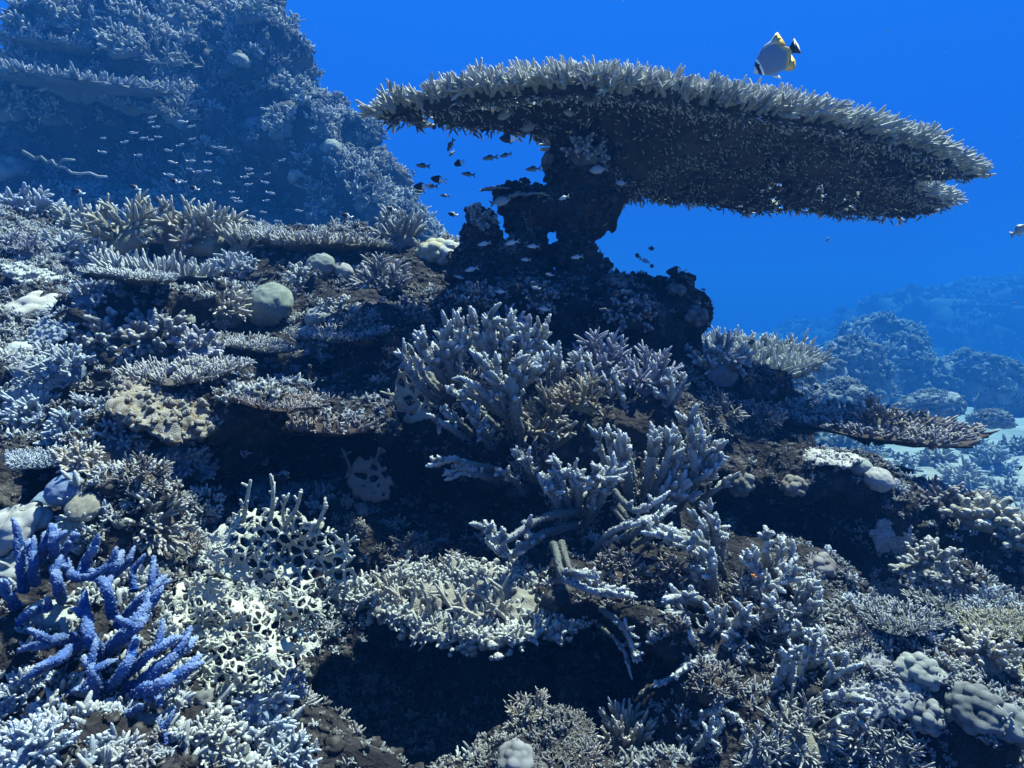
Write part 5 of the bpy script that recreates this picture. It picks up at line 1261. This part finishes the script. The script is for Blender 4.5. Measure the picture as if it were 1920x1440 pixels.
# ------------------------------------------------------------------ corals on the hazy pinnacle
BV['sea'] = BVHTree.FromObject(bpy.data.objects['seabed'], dg)
g = np.random.default_rng(99)
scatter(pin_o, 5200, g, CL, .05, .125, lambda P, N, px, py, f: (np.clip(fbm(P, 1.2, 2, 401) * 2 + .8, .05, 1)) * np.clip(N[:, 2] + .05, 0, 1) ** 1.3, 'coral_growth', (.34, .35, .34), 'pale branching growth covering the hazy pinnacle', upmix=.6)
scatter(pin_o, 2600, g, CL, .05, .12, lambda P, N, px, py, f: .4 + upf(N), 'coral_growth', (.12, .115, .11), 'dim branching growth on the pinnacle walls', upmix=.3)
scatter(pin_o, 1500, g, NUB, .04, .15, lambda P, N, px, py, f: .3 + upf(N), 'crust_growth', (.15, .15, .145), 'lumpy crusts on the pinnacle', upmix=.3)
PC = [
 ('bush',60,70,60,PALE,'bushy_coral','hazy bush on the upper left shoulder of the pinnacle'),('bush',110,30,55,PALE,'bushy_coral','hazy bush near the top left of the pinnacle'),('bush',170,60,60,PALE,'bushy_coral','hazy bush high on the pinnacle left of its middle'),
 ('bush',230,90,55,PALE,'bushy_coral','hazy bush above the long ledge coral of the pinnacle'),('stag',300,120,60,PALE,'branching_coral','hazy branching coral at the right end of the long ledge'),('bush',330,40,55,PALE,'bushy_coral','hazy bush at the top middle of the pinnacle'),
 ('bush',470,30,50,PALE,'bushy_coral','hazy bush at the top right of the pinnacle'),('bush',540,50,30,GREY,'bushy_coral','small hazy bush on the upper right outline of the pinnacle'),('dome',393,92,14,PALE,'dome_coral','upper left of the two hazy domes high on the pinnacle'),
 ('dome',448,112,19,PALE,'dome_coral','larger of the two hazy domes high on the pinnacle'),('dome',474,232,16,WHITE,'dome_coral','bright hazy dome in the middle right of the pinnacle'),('dome',620,275,20,PALE,'dome_coral','hazy dome on the lower right side of the pinnacle'),
 ('lobes',560,330,22,PALE,'lobed_coral','hazy lobed coral low on the pinnacle right side'),('bush',600,115,28,GREY,'bushy_coral','dim bush jutting from the right outline of the pinnacle'),('bush',640,185,26,GREY,'bushy_coral','dim bush lower down the right outline of the pinnacle'),
 ('bush',690,255,36,GREY,'bushy_coral','dim round bush bulging from the pinnacle outline near the gap'),('bush',715,310,32,GREY,'bushy_coral','dim bush just below the bulging round one'),('stag',400,170,55,PALE,'branching_coral','hazy branching coral in the middle of the pinnacle'),
 ('stag',330,220,45,PALE,'branching_coral','hazy branching coral above the shoal of pale fish'),('bush',530,240,50,PALE,'bushy_coral','hazy bush right of the bright hazy dome'),('bush',600,235,45,PALE,'bushy_coral','hazy bush left of the dim outline bushes'),
 ('stag',270,340,70,GREY,'branching_coral','hazy spreading coral at the pinnacle foot behind the crest'),('stag',350,375,60,GREY,'branching_coral','hazy spreading coral right of the other one at the pinnacle foot'),('stag',620,370,60,GREY,'branching_coral','hazy branching coral at the right pinnacle foot'),
 ('stag',690,380,55,PALE,'branching_coral','hazy bush rising behind the grey crest fingers'),('bush',440,290,40,PALE,'bushy_coral','hazy bush on the ledge under the bright dome'),('bush',20,200,60,PALE,'bushy_coral','hazy bush at the left edge of the pinnacle'),('bush',30,120,55,PALE,'bushy_coral','hazy bush at the left edge just under the shoulder'),
 ('bush',100,215,50,PALE,'bushy_coral','hazy bush under the left end of the long ledge'),('lobes',20,320,40,GREY,'lobed_coral','hazy lobed coral low at the left edge'),('bush',550,170,45,PALE,'bushy_coral','hazy bush in the upper right flank of the pinnacle')]
for kind, px, py, size, col_, name, label in PC:
    colony(kind, px, py, size, tuple(np.array(col_) * .75), name, 'coral', label, on=('pin',), parts=False, sink=.1, up=.6)
outreach(150, 170, 9.1, 170, (.27, .28, .275), 'ledge_coral', 'long hazy ledge coral throwing a deep shadow on the pinnacle', 'oplate', axis=(.12, -.22, 1), sy=.55, sz=.8, parts=False)
outreach(90, 95, 9.6, 95, (.27, .28, .275), 'ledge_coral', 'shorter hazy ledge coral above the long one', 'oplate', axis=(.1, -.2, 1), sy=.6, parts=False)
outreach(245, 205, 9.2, 70, (.27, .28, .275), 'ledge_coral', 'small hazy ledge coral right below the long one', 'oplate', axis=(.2, -.2, 1), sy=.6, parts=False)
W = resample(np.array([at(45, 288, 7.2), at(90, 302, 7.2), at(130, 318, 7.2), at(200, 333, 7.2)]), 14)
W += np.random.default_rng(4).normal(size=W.shape) * .012
tag(obj('whip_coral', tubes(W[None], np.linspace(.020, .012, 14)[None], 7).merge(tubes(resample(np.array([at(110,311,7.2), at(118,300,7.2), at(140,300,7.2)]), 8)[None], np.linspace(.018, .010, 8)[None], 6)).mesh('whip_coral', M_CORAL), None, (.2, .2, .2)), 'long thin pale coral branch lying across the dark hollow of the pinnacle', 'coral')

# ------------------------------------------------------------------ valley, boulders and far reef on the right
def boulder(px, py, d, wpx, hpx, label, color=(.14, .145, .145), seed=0, name='reef_boulder'):
    D, Q = ball(72, 40, -.6)
    rough = fbm(D + seed * 2.7, .7, 2, seed) * .22 + (1 - np.abs(fbm(D + seed, .24, 3, seed + 9))) * .22 + fbm(D + seed, .1, 2, seed + 5) * .05
    base = at(px, py, d)
    w, h = wpx / FOC * d, hpx / FOC * d
    V = D * (1 + rough)[:, None] * [w, w * .8, h]
    tip = np.clip(rough * 1.5, 0, .8)
    o = tag(obj(name, Geo().add(V, Q, tip=tip).mesh(name, M_FARCORAL), None, color), label, 'rock')
    o.location = base
    g2 = np.random.default_rng(seed)
    k = 260 if name != 'far_reef' else 900
    u = D[:, 2] > -.3
    idx = g2.choice(np.nonzero(u)[0], k)
    nrm = unit(D[idx] / np.array([w, w * .8, h])); ax = unit(nrm * .5 + np.array([0, 0, .6]) + g2.normal(size=(k, 3)) * .2)
    x = unit(np.cross(ax, unit(g2.normal(size=(k, 3))))); y = np.cross(ax, x)
    s_ = (w + h) * g2.uniform(.03, .09, k) * (1 if name != 'far_reef' else .4)
    spread('coral_growth', CL + NUB, V[idx], x, y, ax, s_, tuple(np.array(color) * 1.25), o, seed)
    return o
M_FARCORAL = coral_mat('far_coral', 3.0, 1.0, var=(.35, 1.3), nscale=1.3)
for k, a in enumerate([(1600,742,20,58,85,'hazy boulder in the valley left of the white sand'),(1690,725,25,70,72,'hazy lumpy boulder behind the white sand'),(1520,735,16,55,62,'hazy boulder under the tip of the white plate coral'),
     (1805,730,26,70,52,'low hazy boulder at the far rim of the sand'),(1745,765,15,48,26,'small hazy hump of rock in front of the far sand'),(1895,745,22,45,60,'hazy boulder at the right edge beyond the sand'),(1570,770,11.5,60,45,'hazy boulder behind the antler-like brown coral'),
     (1470,760,10,60,60,'hazy dark boulder seen between white plate and brown plate'),(1860,790,13,30,18,'little rock lying on the white sand'),(1640,690,30,85,70,'faint blue boulder behind the valley boulders')]):
    boulder(*a, seed=60 + k)
for k, a in enumerate([(1800,705,70,320,140,'faint blue far reef rising in the right background'),(1570,695,74,170,80,'faint lower shoulder of the far reef on its left'),(1930,690,80,240,130,'faintest far reef at the right edge')]):
    boulder(*a, color=(.035, .037, .04), seed=80 + k, name='far_reef')
VC = [('knob',1690,880,45,PALE,'knobby_coral','hazy cauliflower coral in the valley under the brown plate tip'),('bush',1755,872,50,PALE,'bushy_coral','hazy bush in the valley right of the brown plate tip'),('knob',1720,925,45,PALE,'knobby_coral','hazy cauliflower coral right of the white ball corals'),
 ('bush',1800,905,55,PALE,'bushy_coral','hazy bush above the yellow cauliflower coral'),('bush',1860,880,55,BLUEP,'bushy_coral','hazy bluish bush near the right edge above the cauliflower coral'),('knob',1690,960,40,PALE,'knobby_coral','hazy cauliflower coral low behind the dark rock rim'),
 ('bush',1830,850,42,PALE,'bushy_coral','hazy bush on the near rim of the sand'),('bush',1900,850,42,GREY,'bushy_coral','dim hazy bush at the right edge of the near sand rim'),('knob',1640,850,36,PALE,'knobby_coral','hazy coral peeping out below the brown plate'),
 ('bush',1890,930,45,GREY,'bushy_coral','dim hazy bush right behind the yellow cauliflower coral'),('lobes',1775,800,16,GREY,'lobed_coral','small dark coral on the sand near the brown plate tip'),('lobes',1700,760,22,GREY,'lobed_coral','small hazy coral head on the far sand'),
 ('bush',1520,822,46,PALE,'bushy_coral','hazy bush filling the gap under the root of the brown plate'),('bush',1585,832,44,GREY,'bushy_coral','dim hazy bush under the middle of the brown plate'),('knob',1545,800,36,GREY,'knobby_coral','dim hazy coral head seen beneath the brown plate root'),
 ('knob',1590,745,30,PALE,'knobby_coral','hazy coral head left of the antler-like brown coral'),('bush',1500,705,28,PALE,'bushy_coral','hazy bush below the white plate coral')]
for kind, px, py, size, col_, name, label in VC:
    colony(kind, px, py, size, col_, name, 'coral', label, on=('sea',), parts=False, sink=.05, up=.8)
sea_o = bpy.data.objects['seabed']
def sandgap(P, N, px, py, f):
    s_ = np.clip(fbm(P * [1, 1, 0], 2.2, 2, 55) * 2, 0, 1)
    near = np.clip((9.5 - f) / 3, 0, 1)
    return (near + .12 * s_ * (px < 1660) + .012 * s_) * (f > 3.2) * (f < 30) / np.maximum(f, 4)
scatter(sea_o, 4200, g, CL, .05, .13, sandgap, 'coral_growth', (.40, .41, .41), 'hazy low growth on the valley floor', upmix=.8)
scatter(sea_o, 1500, g, NUB, .05, .2, sandgap, 'crust_growth', (.2, .2, .2), 'hazy low lumps on the valley floor', upmix=.8)
print('far', time.time() - T0)

# ------------------------------------------------------------------ fish
def fish_body(prof, nseg=14):
    """one closed skin: prof rows are x, centre z, half height, half thickness"""
    p = np.array(prof); xs = np.linspace(p[0, 0], p[-1, 0], 22)
    cz, hh, ww = [np.interp(xs, p[:, 0], p[:, k]) for k in (1, 2, 3)]
    for arr in (hh, ww): arr[1:-1] = (arr[:-2] + 2 * arr[1:-1] + arr[2:]) / 4
    a = np.arange(nseg) / nseg * 2 * np.pi
    V = np.stack([np.repeat(xs, nseg), np.outer(ww, np.cos(a)).ravel(), (cz[:, None] + np.outer(hh, np.sin(a))).ravel()], -1)
    n = len(xs)
    k, s_ = np.meshgrid(np.arange(n - 1), np.arange(nseg), indexing='ij'); s2 = (s_ + 1) % nseg
    Q = np.stack([k * nseg + s_, k * nseg + s2, (k + 1) * nseg + s2, (k + 1) * nseg + s_], -1).reshape(-1, 4)
    j = np.arange(1, nseg - 1)
    T = np.concatenate([np.stack([0 * j, j + 1, j], -1), np.stack([0 * j, j, j + 1], -1) + (n - 1) * nseg])
    return Geo().add(V, Q, T)
def fin(poly, t=.006):
    """thin fin in the xz plane from its outline, thicker at the middle than at the edge"""
    p = np.array(poly, float); n = len(p); c = p.mean(0)
    V = np.concatenate([np.stack([p[:, 0], np.zeros(n), p[:, 1]], -1), [[c[0], t, c[1]], [c[0], -t, c[1]]]])
    i = np.arange(n); j = (i + 1) % n
    T = np.concatenate([np.stack([i, j, np.full(n, n)], -1), np.stack([j, i, np.full(n, n + 1)], -1)])
    return Geo().add(V, None, T)
def fish_mat(name, fn, rough=.45):
    m, n, L, b = new_mat(name)
    tc = n.new('ShaderNodeTexCoord'); sx = n.new('ShaderNodeSeparateXYZ'); L(tc.outputs['Object'], sx.inputs[0])
    fn(n, L, b, sx, tc)
    b.inputs['Roughness'].default_value = rough; b.inputs['Specular IOR Level'].default_value = .3
    return m
def step_mix(n, L, src, lo, hi, c0, c1):
    mr = n.new('ShaderNodeMapRange'); mr.inputs['From Min'].default_value = lo; mr.inputs['From Max'].default_value = hi
    L(src, mr.inputs[0]); mx = n.new('ShaderNodeMixRGB'); L(mr.outputs[0], mx.inputs[0])
    for k, c in ((1, c0), (2, c1)):
        if isinstance(c, tuple): mx.inputs[k].default_value = (*c, 1)
        else: L(c, mx.inputs[k])
    return mx.outputs[0]
def plain(c): return lambda n, L, b, sx, tc: setattr(b.inputs['Base Color'], 'default_value', (*c, 1))
M_HALF = fish_mat('half_fish', lambda n, L, b, sx, tc: L(step_mix(n, L, sx.outputs['X'], .03, .07, (.012, .012, .016), (.75, .78, .80)), b.inputs['Base Color']))
M_OLIVE = fish_mat('olive_fish', lambda n, L, b, sx, tc: L(step_mix(n, L, sx.outputs['Z'], -.10, .10, (.20, .22, .17), (.05, .055, .045)), b.inputs['Base Color']))
M_PALEF = fish_mat('pale_fish', lambda n, L, b, sx, tc: L(step_mix(n, L, sx.outputs['Z'], -.10, .16, (.55, .58, .60), (.34, .36, .38)), b.inputs['Base Color']))
M_GREYF = fish_mat('grey_fish', lambda n, L, b, sx, tc: L(step_mix(n, L, sx.outputs['Z'], -.15, .2, (.36, .38, .38), (.2, .22, .22)), b.inputs['Base Color']))
M_DARKF = fish_mat('dark_fish', plain((.014, .014, .018)))
M_WHITEF = fish_mat('white_fin', plain((.72, .75, .78)))
M_GREYFIN = fish_mat('grey_fin', plain((.22, .23, .23)))
M_EYE = fish_mat('eye', plain((.01, .01, .012)), .15)
M_ORANGE = fish_mat('orange_fish', plain((.75, .22, .02)))
damsel = [(-.5, 0, .012, .01), (-.44, 0, .085, .045), (-.33, .0, .16, .075), (-.18, .005, .215, .09), (0, .005, .22, .085), (.15, 0, .17, .06), (.27, 0, .085, .035), (.34, 0, .05, .018)]
slim = [(-.5, 0, .01, .01), (-.44, 0, .06, .04), (-.3, .0, .115, .07), (-.12, .0, .145, .075), (.05, 0, .13, .06), (.2, 0, .08, .04), (.33, 0, .035, .015)]
FM = {}
def fish_kind(key, prof, body_m, tail_m, fin_m, fork=.12):
    FM[key] = [('body', fish_body(prof).mesh('fish_body', body_m)),
        ('tail_fin', fin([(.30, .035), (.44, .13), (.56, .19), (.56 - fork, 0), (.56, -.19), (.44, -.13), (.30, -.035)]).mesh('tail_fin', tail_m)),
        ('dorsal_fin', fin([(-.2, prof[3][2] - .03), (-.08, prof[3][2] + .06), (.08, prof[3][2] + .05), (.2, prof[3][2] * .8), (.24, .09), (.1, .12)]).mesh('dorsal_fin', fin_m)),
        ('anal_fin', fin([(.0, -prof[3][2] + .03), (.08, -prof[3][2] - .05), (.18, -prof[3][2] * .75), (.25, -.08), (.12, -.12)]).mesh('anal_fin', fin_m)),
        ('eye', ('eye', prof))]
    D, Q = ball(8, 6, -1)
    FM[key][-1] = ('eye', Geo().add(np.concatenate([D * .028 + [-.37, .058, .03], D * .028 + [-.37, -.058, .03]]), np.concatenate([Q, Q + len(D)])).mesh('eye', M_EYE))
fish_kind('half', damsel, M_HALF, M_WHITEF, M_DARKF)
fish_kind('olive', slim, M_OLIVE, M_OLIVE, M_OLIVE, .16)
fish_kind('pale', slim, M_PALEF, M_PALEF, M_PALEF, .14)
fish_kind('grey', damsel, M_GREYF, M_GREYFIN, M_GREYFIN, .08)
fish_kind('dark', damsel, M_DARKF, M_DARKF, M_DARKF)
fish_kind('orange', slim, M_ORANGE, M_ORANGE, M_ORANGE)
def fish(kind, px, py, size, d, face=-1, tilt=0, yaw=0, label=None, group=None, name=None, parts=None):
    """size: length in pixels; face -1 looks left, +1 right; tilt > 0 lifts the head"""
    L_ = size / FOC * d
    root = obj(name or 'damselfish', None)
    zr = R(yaw) + (math.pi if face > 0 else 0)
    root.matrix_world = Matrix.Translation(Vector(at(px, py, d))) @ Matrix.Rotation(zr, 4, 'Z') @ Matrix.Rotation(R(tilt), 4, 'Y') @ Matrix.Diagonal((L_, L_, L_, 1))
    for pn, me in FM[kind]:
        if parts and pn not in parts: continue
        obj(pn, me, root)
    return tag(root, label, 'fish', group)
G1 = 'black and white damselfish'
for a in [
 (955,260,38,2.25,-1,0,8,'black and white damselfish just below the left wing of the table coral'),(861,306,26,2.5,-1,-22,40,'steeply turned black and white fish in the open water left of the pillar'),(822,337,30,2.5,-1,8,15,'black fish with large white rear above the crest fingers'),
 (790,350,30,2.5,-1,0,5,'black and white fish at the left of the blue gap'),(849,402,19,2.7,-1,10,20,'little black and white fish just over the crest by the pillar'),(1268,510,40,2.6,-1,0,5,'black fish with pale tail, largest one right of the pillar'),
 (147,360,20,3.2,-1,20,30,'black and white fish over the left crest bushes, leftmost'),(208,384,20,3.2,-1,15,20,'black and white fish over the open cream crest coral'),(253,352,19,3.3,-1,25,30,'black and white fish above the cream crest coral'),
 (300,377,20,3.3,-1,20,15,'black and white fish left of the tallest crest thicket'),(328,340,18,3.4,-1,15,20,'black and white fish higher up left of the shoal'),(364,353,18,3.4,-1,20,20,'black and white fish above the tallest crest thicket'),
 (650,405,22,3.3,-1,15,15,'black and white fish above the small crest plate'),(734,392,20,3.2,-1,10,50,'dark-headed fish just above the grey crest fingers'),(1527,727,20,3.4,1,0,10,'black and white fish swimming right between the two right plates')]:
    fish('half', *a, group=G1)
for a in [
 (1196,480,20,2.7,-1,10,50,'black fish upper left of the trio in the water gap'),(1221,466,18,2.7,1,0,40,'topmost black fish in the water gap right of the pillar'),(1222,499,17,2.7,1,0,50,'lowest black fish of the trio in the water gap'),
 (1408,642,24,2.8,1,10,40,'black fish touching the white plate coral'),(1445,735,16,3.0,-1,70,30,'tiny black fish below the white plate coral'),(1848,780,18,5.0,1,20,30,'tiny black fish over the white sand'),(1750,838,28,2.6,-1,0,25,'dark round fish under the tip of the long brown plate'),(1913,878,14,3.0,1,40,20,'tiny dark fish at the right edge above the hazy bushes')]:
    fish('dark', *a, group='dark damselfish')
for a in [
 (1209,489,22,2.75,1,-20,10,'pale fish between the black ones in the water gap'),(1057,371,22,2.35,-1,-18,10,'pale oval fish in front of the pillar below its top'),(908,457,26,2.35,-1,-12,10,'pale fish left of the pillar foot, upper one'),(960,455,28,2.3,-1,-14,10,'pale fish at the centre of the pillar foot'),
 (1000,462,24,2.3,-1,0,10,'pale fish right of the one at the pillar foot centre'),(884,505,26,2.3,-1,-15,10,'pale fish in the shade left below the pillar'),(862,520,18,2.4,-1,15,10,'small pale fish beside the stump left of the pillar'),(1031,515,18,2.3,-1,10,20,'small pale fish near the hole in the pillar foot'),
 (1022,580,24,2.2,-1,8,10,'pale fish over the dark mound above the central thicket'),(960,632,26,1.75,-1,-25,20,'pale fish hovering over the top of the central thicket'),(986,487,20,2.35,-1,0,20,'pale fish under the pillar foot fish pair'),(1082,482,24,2.3,-1,-8,10,'pale fish at the right side of the pillar foot'),
 (940,547,22,2.25,-1,0,10,'pale fish left on the dark mound'),(845,460,16,2.6,-1,0,20,'tiny pale fish before the crest end by the pillar'),(1315,288,12,2.9,-1,0,60,'tiny pale fish beneath the table coral'),(1005,540,18,2.3,-1,12,10,'small pale fish in the middle of the dark mound')]:
    fish('pale', *a, group='pale fish around the pillar')
for a in [
 (919,296,30,2.4,-1,-10,10,'olive fish, left one of the pair under the table coral'),(948,291,24,2.4,1,-12,170,'olive fish, right one of the pair under the table coral'),(1000,317,30,2.4,-1,-6,10,'olive fish beside the left shoulder of the pillar'),(878,327,26,2.5,-1,6,10,'olive fish in the middle of the open blue gap'),
 (793,311,28,2.5,-1,0,25,'brown fish seen high at the left of the blue gap'),(845,272,28,2.5,-1,-62,25,'olive fish diving head down in the blue gap'),(847,288,17,2.6,-1,-40,40,'small olive fish below the diving one'),(808,349,26,2.55,-1,0,10,'olive fish tucked behind the black and white one at left'),
 (787,359,20,2.6,-1,0,15,'small brown fish just below the black and white one at left'),(775,324,14,2.7,-1,60,40,'tiny dark fish, leftmost in the blue gap'),(834,367,18,2.6,-1,0,15,'small olive fish low in the blue gap'),(1133,421,16,2.7,1,25,20,'tiny olive fish right beside the pillar'),(1551,450,14,6,1,50,30,'tiny far fish in the open water below the table coral')]:
    fish('olive', *a, group='olive chromis fish')
for a in [
 (948,215,36,2.5,-1,-28,15,'grey fish resting against the underside of the left table wing'),(1068,212,30,2.55,-1,0,35,'grey fish under the middle of the table coral front'),(993,238,36,2.55,-1,-20,20,'grey fish at the lower rim of the left table wing'),(938,378,38,2.5,1,15,10,'grey fish swimming right below the pillar side ledge'),
 (1122,318,36,2.42,-1,-8,10,'grey fish in front of the knobby pillar top'),(1165,343,24,2.45,-1,0,20,'small grey fish under the stalk of the table coral'),(1912,432,42,3.2,1,25,10,'grey fish cut off by the right picture edge')]:
    fish('grey', *a, group='grey damselfish')
fish('pale', 1459, 738, 64, 3.0, -1, 72, 20, 'slender grey fish standing head up beside the white plate coral', name='slender_fish')
fish('orange', 1413, 1080, 18, 1.27, -1, 30, 30, 'tiny orange fish among the lower right staghorn branches', name='small_fish')
SH = [(285,220),(283,229),(342,228),(194,259),(234,266),(250,249),(269,259),(283,262),(297,257),(358,237),(192,285),(259,291),(315,282),(338,272),(359,261),(402,276),(392,288),(429,282),(415,277),(323,304),(358,302),(390,304),(355,317),(370,322),(388,320),(467,317),(459,332),(470,326),
 (465,346),(408,343),(342,340),(435,360),(507,362),(499,376),(447,378),(493,398),(471,406),(501,326),(497,342),(293,238),(317,328),(362,208),(495,204),(679,328),(440,372),(530,300),(560,395),(520,415)]
gs = np.random.default_rng(15)
for x, y in SH:
    fish('pale', x, y, gs.uniform(13, 18), gs.uniform(4.6, 6.0), int(gs.choice([-1, -1, 1])), gs.uniform(-15, 15), gs.uniform(-25, 25), 'tiny pale fish in the loose shoal before the dark pinnacle hollow', 'shoal of tiny pale fish before the pinnacle', parts=('body', 'tail_fin'))

# butterflyfish above the table
def butterfly_mat(n, L, b, sx, tc):
    x, z = sx.outputs['X'], sx.outputs['Z']
    wv = n.new('ShaderNodeTexWave'); wv.inputs['Scale'].default_value = 7; wv.inputs['Distortion'].default_value = 1.0; wv.bands_direction = 'X'
    L(tc.outputs['Object'], wv.inputs['Vector'])
    body = step_mix(n, L, wv.outputs['Fac'], .15, .35, (.11, .155, .22), (.17, .23, .31))
    a = n.new('ShaderNodeMath'); a.operation = 'ABSOLUTE'; L(z, a.inputs[0])
    s1 = n.new('ShaderNodeMath'); s1.operation = 'MULTIPLY_ADD'; L(a.outputs[0], s1.inputs[0]); s1.inputs[1].default_value = .55; L(x, s1.inputs[2])
    yel = step_mix(n, L, s1.outputs[0], .27, .34, body, (.62, .42, .11))
    bar = step_mix(n, L, x, -.365, -.355, (.012, .014, .03), (.85, .85, .8))
    bar2 = step_mix(n, L, x, -.325, -.315, bar, yel)
    nose = step_mix(n, L, x, -.43, -.42, (.5, .55, .6), bar2)
    L(nose, b.inputs['Base Color'])
M_BF = fish_mat('butterflyfish_skin', butterfly_mat)
M_BFY = fish_mat('butterflyfish_yellow', lambda n, L, b, sx, tc: L(step_mix(n, L, sx.outputs['X'], .08, .26, (.34, .42, .5), (.62, .40, .10)), b.inputs['Base Color']))
M_BFT = fish_mat('butterflyfish_tail', lambda n, L, b, sx, tc: L(step_mix(n, L, sx.outputs['X'], .565, .575, (.012, .014, .03), (.65, .62, .5)), b.inputs['Base Color']))
bp = [(-.5, -.02, .012, .012), (-.46, -.015, .04, .02), (-.40, 0, .12, .04), (-.30, .01, .20, .045), (-.15, .015, .265, .055), (.02, .01, .285, .055), (.18, 0, .26, .04), (.30, 0, .17, .035), (.37, 0, .09, .02), (.41, 0, .055, .012)]
FM['butterfly'] = [('body', fish_body(bp, 20).mesh('butterflyfish_body', M_BF)),
 ('dorsal_fin', fin([(-.22, .26), (-.05, .345), (.12, .36), (.25, .43), (.32, .44), (.345, .30), (.37, .12), (.2, .2)], .01).mesh('dorsal_fin', M_BFY)),
 ('anal_fin', fin([(.06, -.26), (.16, -.34), (.27, -.38), (.36, -.33), (.40, -.22), (.38, -.09), (.2, -.2)], .01).mesh('anal_fin', M_BFY)),
 ('tail_fin', fin([(.38, .05), (.50, .12), (.58, .17), (.60, .0), (.58, -.17), (.50, -.12), (.38, -.05)], .01).mesh('tail_fin', M_BFT)),
 ('pelvic_fin', fin([(-.22, -.24), (-.12, -.34), (-.02, -.42), (-.06, -.28)], .008).mesh('pelvic_fin', M_WHITEF)),
 ('eye', Geo().add(np.concatenate([ball(10, 7, -1)[0] * .03 + [-.375, .045, .05], ball(10, 7, -1)[0] * .03 + [-.375, -.045, .05]]), np.concatenate([ball(10, 7, -1)[1], ball(10, 7, -1)[1] + 70])).mesh('eye', M_EYE))]
fish('butterfly', 1451, 112, 92, 2.62, -1, -30, 6, 'white and yellow butterflyfish with black tail above the table coral', name='butterflyfish')
print('fish', time.time() - T0)

# ------------------------------------------------------------------ motes drifting in the water
gm = np.random.default_rng(23)
mote = Geo(); MD, MQ = ball(6, 4, -.99)
n = 260
P = np.array([at(gm.uniform(0, 1920), gm.uniform(0, 1000), gm.uniform(1.2, 6.5)) for _ in range(n)])
sz_ = gm.uniform(.0006, .0016, n) * (.6 + .35 * np.linalg.norm(P, axis=1))
mote.instances(Geo().add(MD, MQ), np.eye(3)[None] * (sz_[:, None] * gm.uniform(.6, 1.4, (n, 3)))[:, :, None], P)
tag(obj('plankton', mote.mesh('plankton', M_CORAL), None, (.5, .52, .55)), 'scattered pale motes drifting in the water', kind='stuff')
# ------------------------------------------------------------------ water haze
def build_haze():
    lo, hi = np.array([-95, -12, -7.0]), np.array([95, 92, 7.2])
    V = np.array([[lo[0] if not i & 1 else hi[0], lo[1] if not i & 2 else hi[1], lo[2] if not i & 4 else hi[2]] for i in range(8)])
    Q = [[0, 2, 3, 1], [4, 5, 7, 6], [0, 1, 5, 4], [2, 6, 7, 3], [0, 4, 6, 2], [1, 3, 7, 5]]
    m = bpy.data.materials.new('water_haze'); m.use_nodes = True
    n = m.node_tree.nodes; n.clear()
    out = n.new('ShaderNodeOutputMaterial'); pv = n.new('ShaderNodeVolumePrincipled')
    pv.inputs['Color'].default_value = (.013, .10, .36, 1)
    pv.inputs['Absorption Color'].default_value = (0, .25, .55, 1)
    pv.inputs['Density'].default_value = .042
    pv.inputs['Anisotropy'].default_value = 0
    m.node_tree.links.new(pv.outputs[0], out.inputs['Volume'])
    tag(obj('haze', Geo().add(V, Q).mesh('haze', m, False)), kind='stuff')
build_haze()
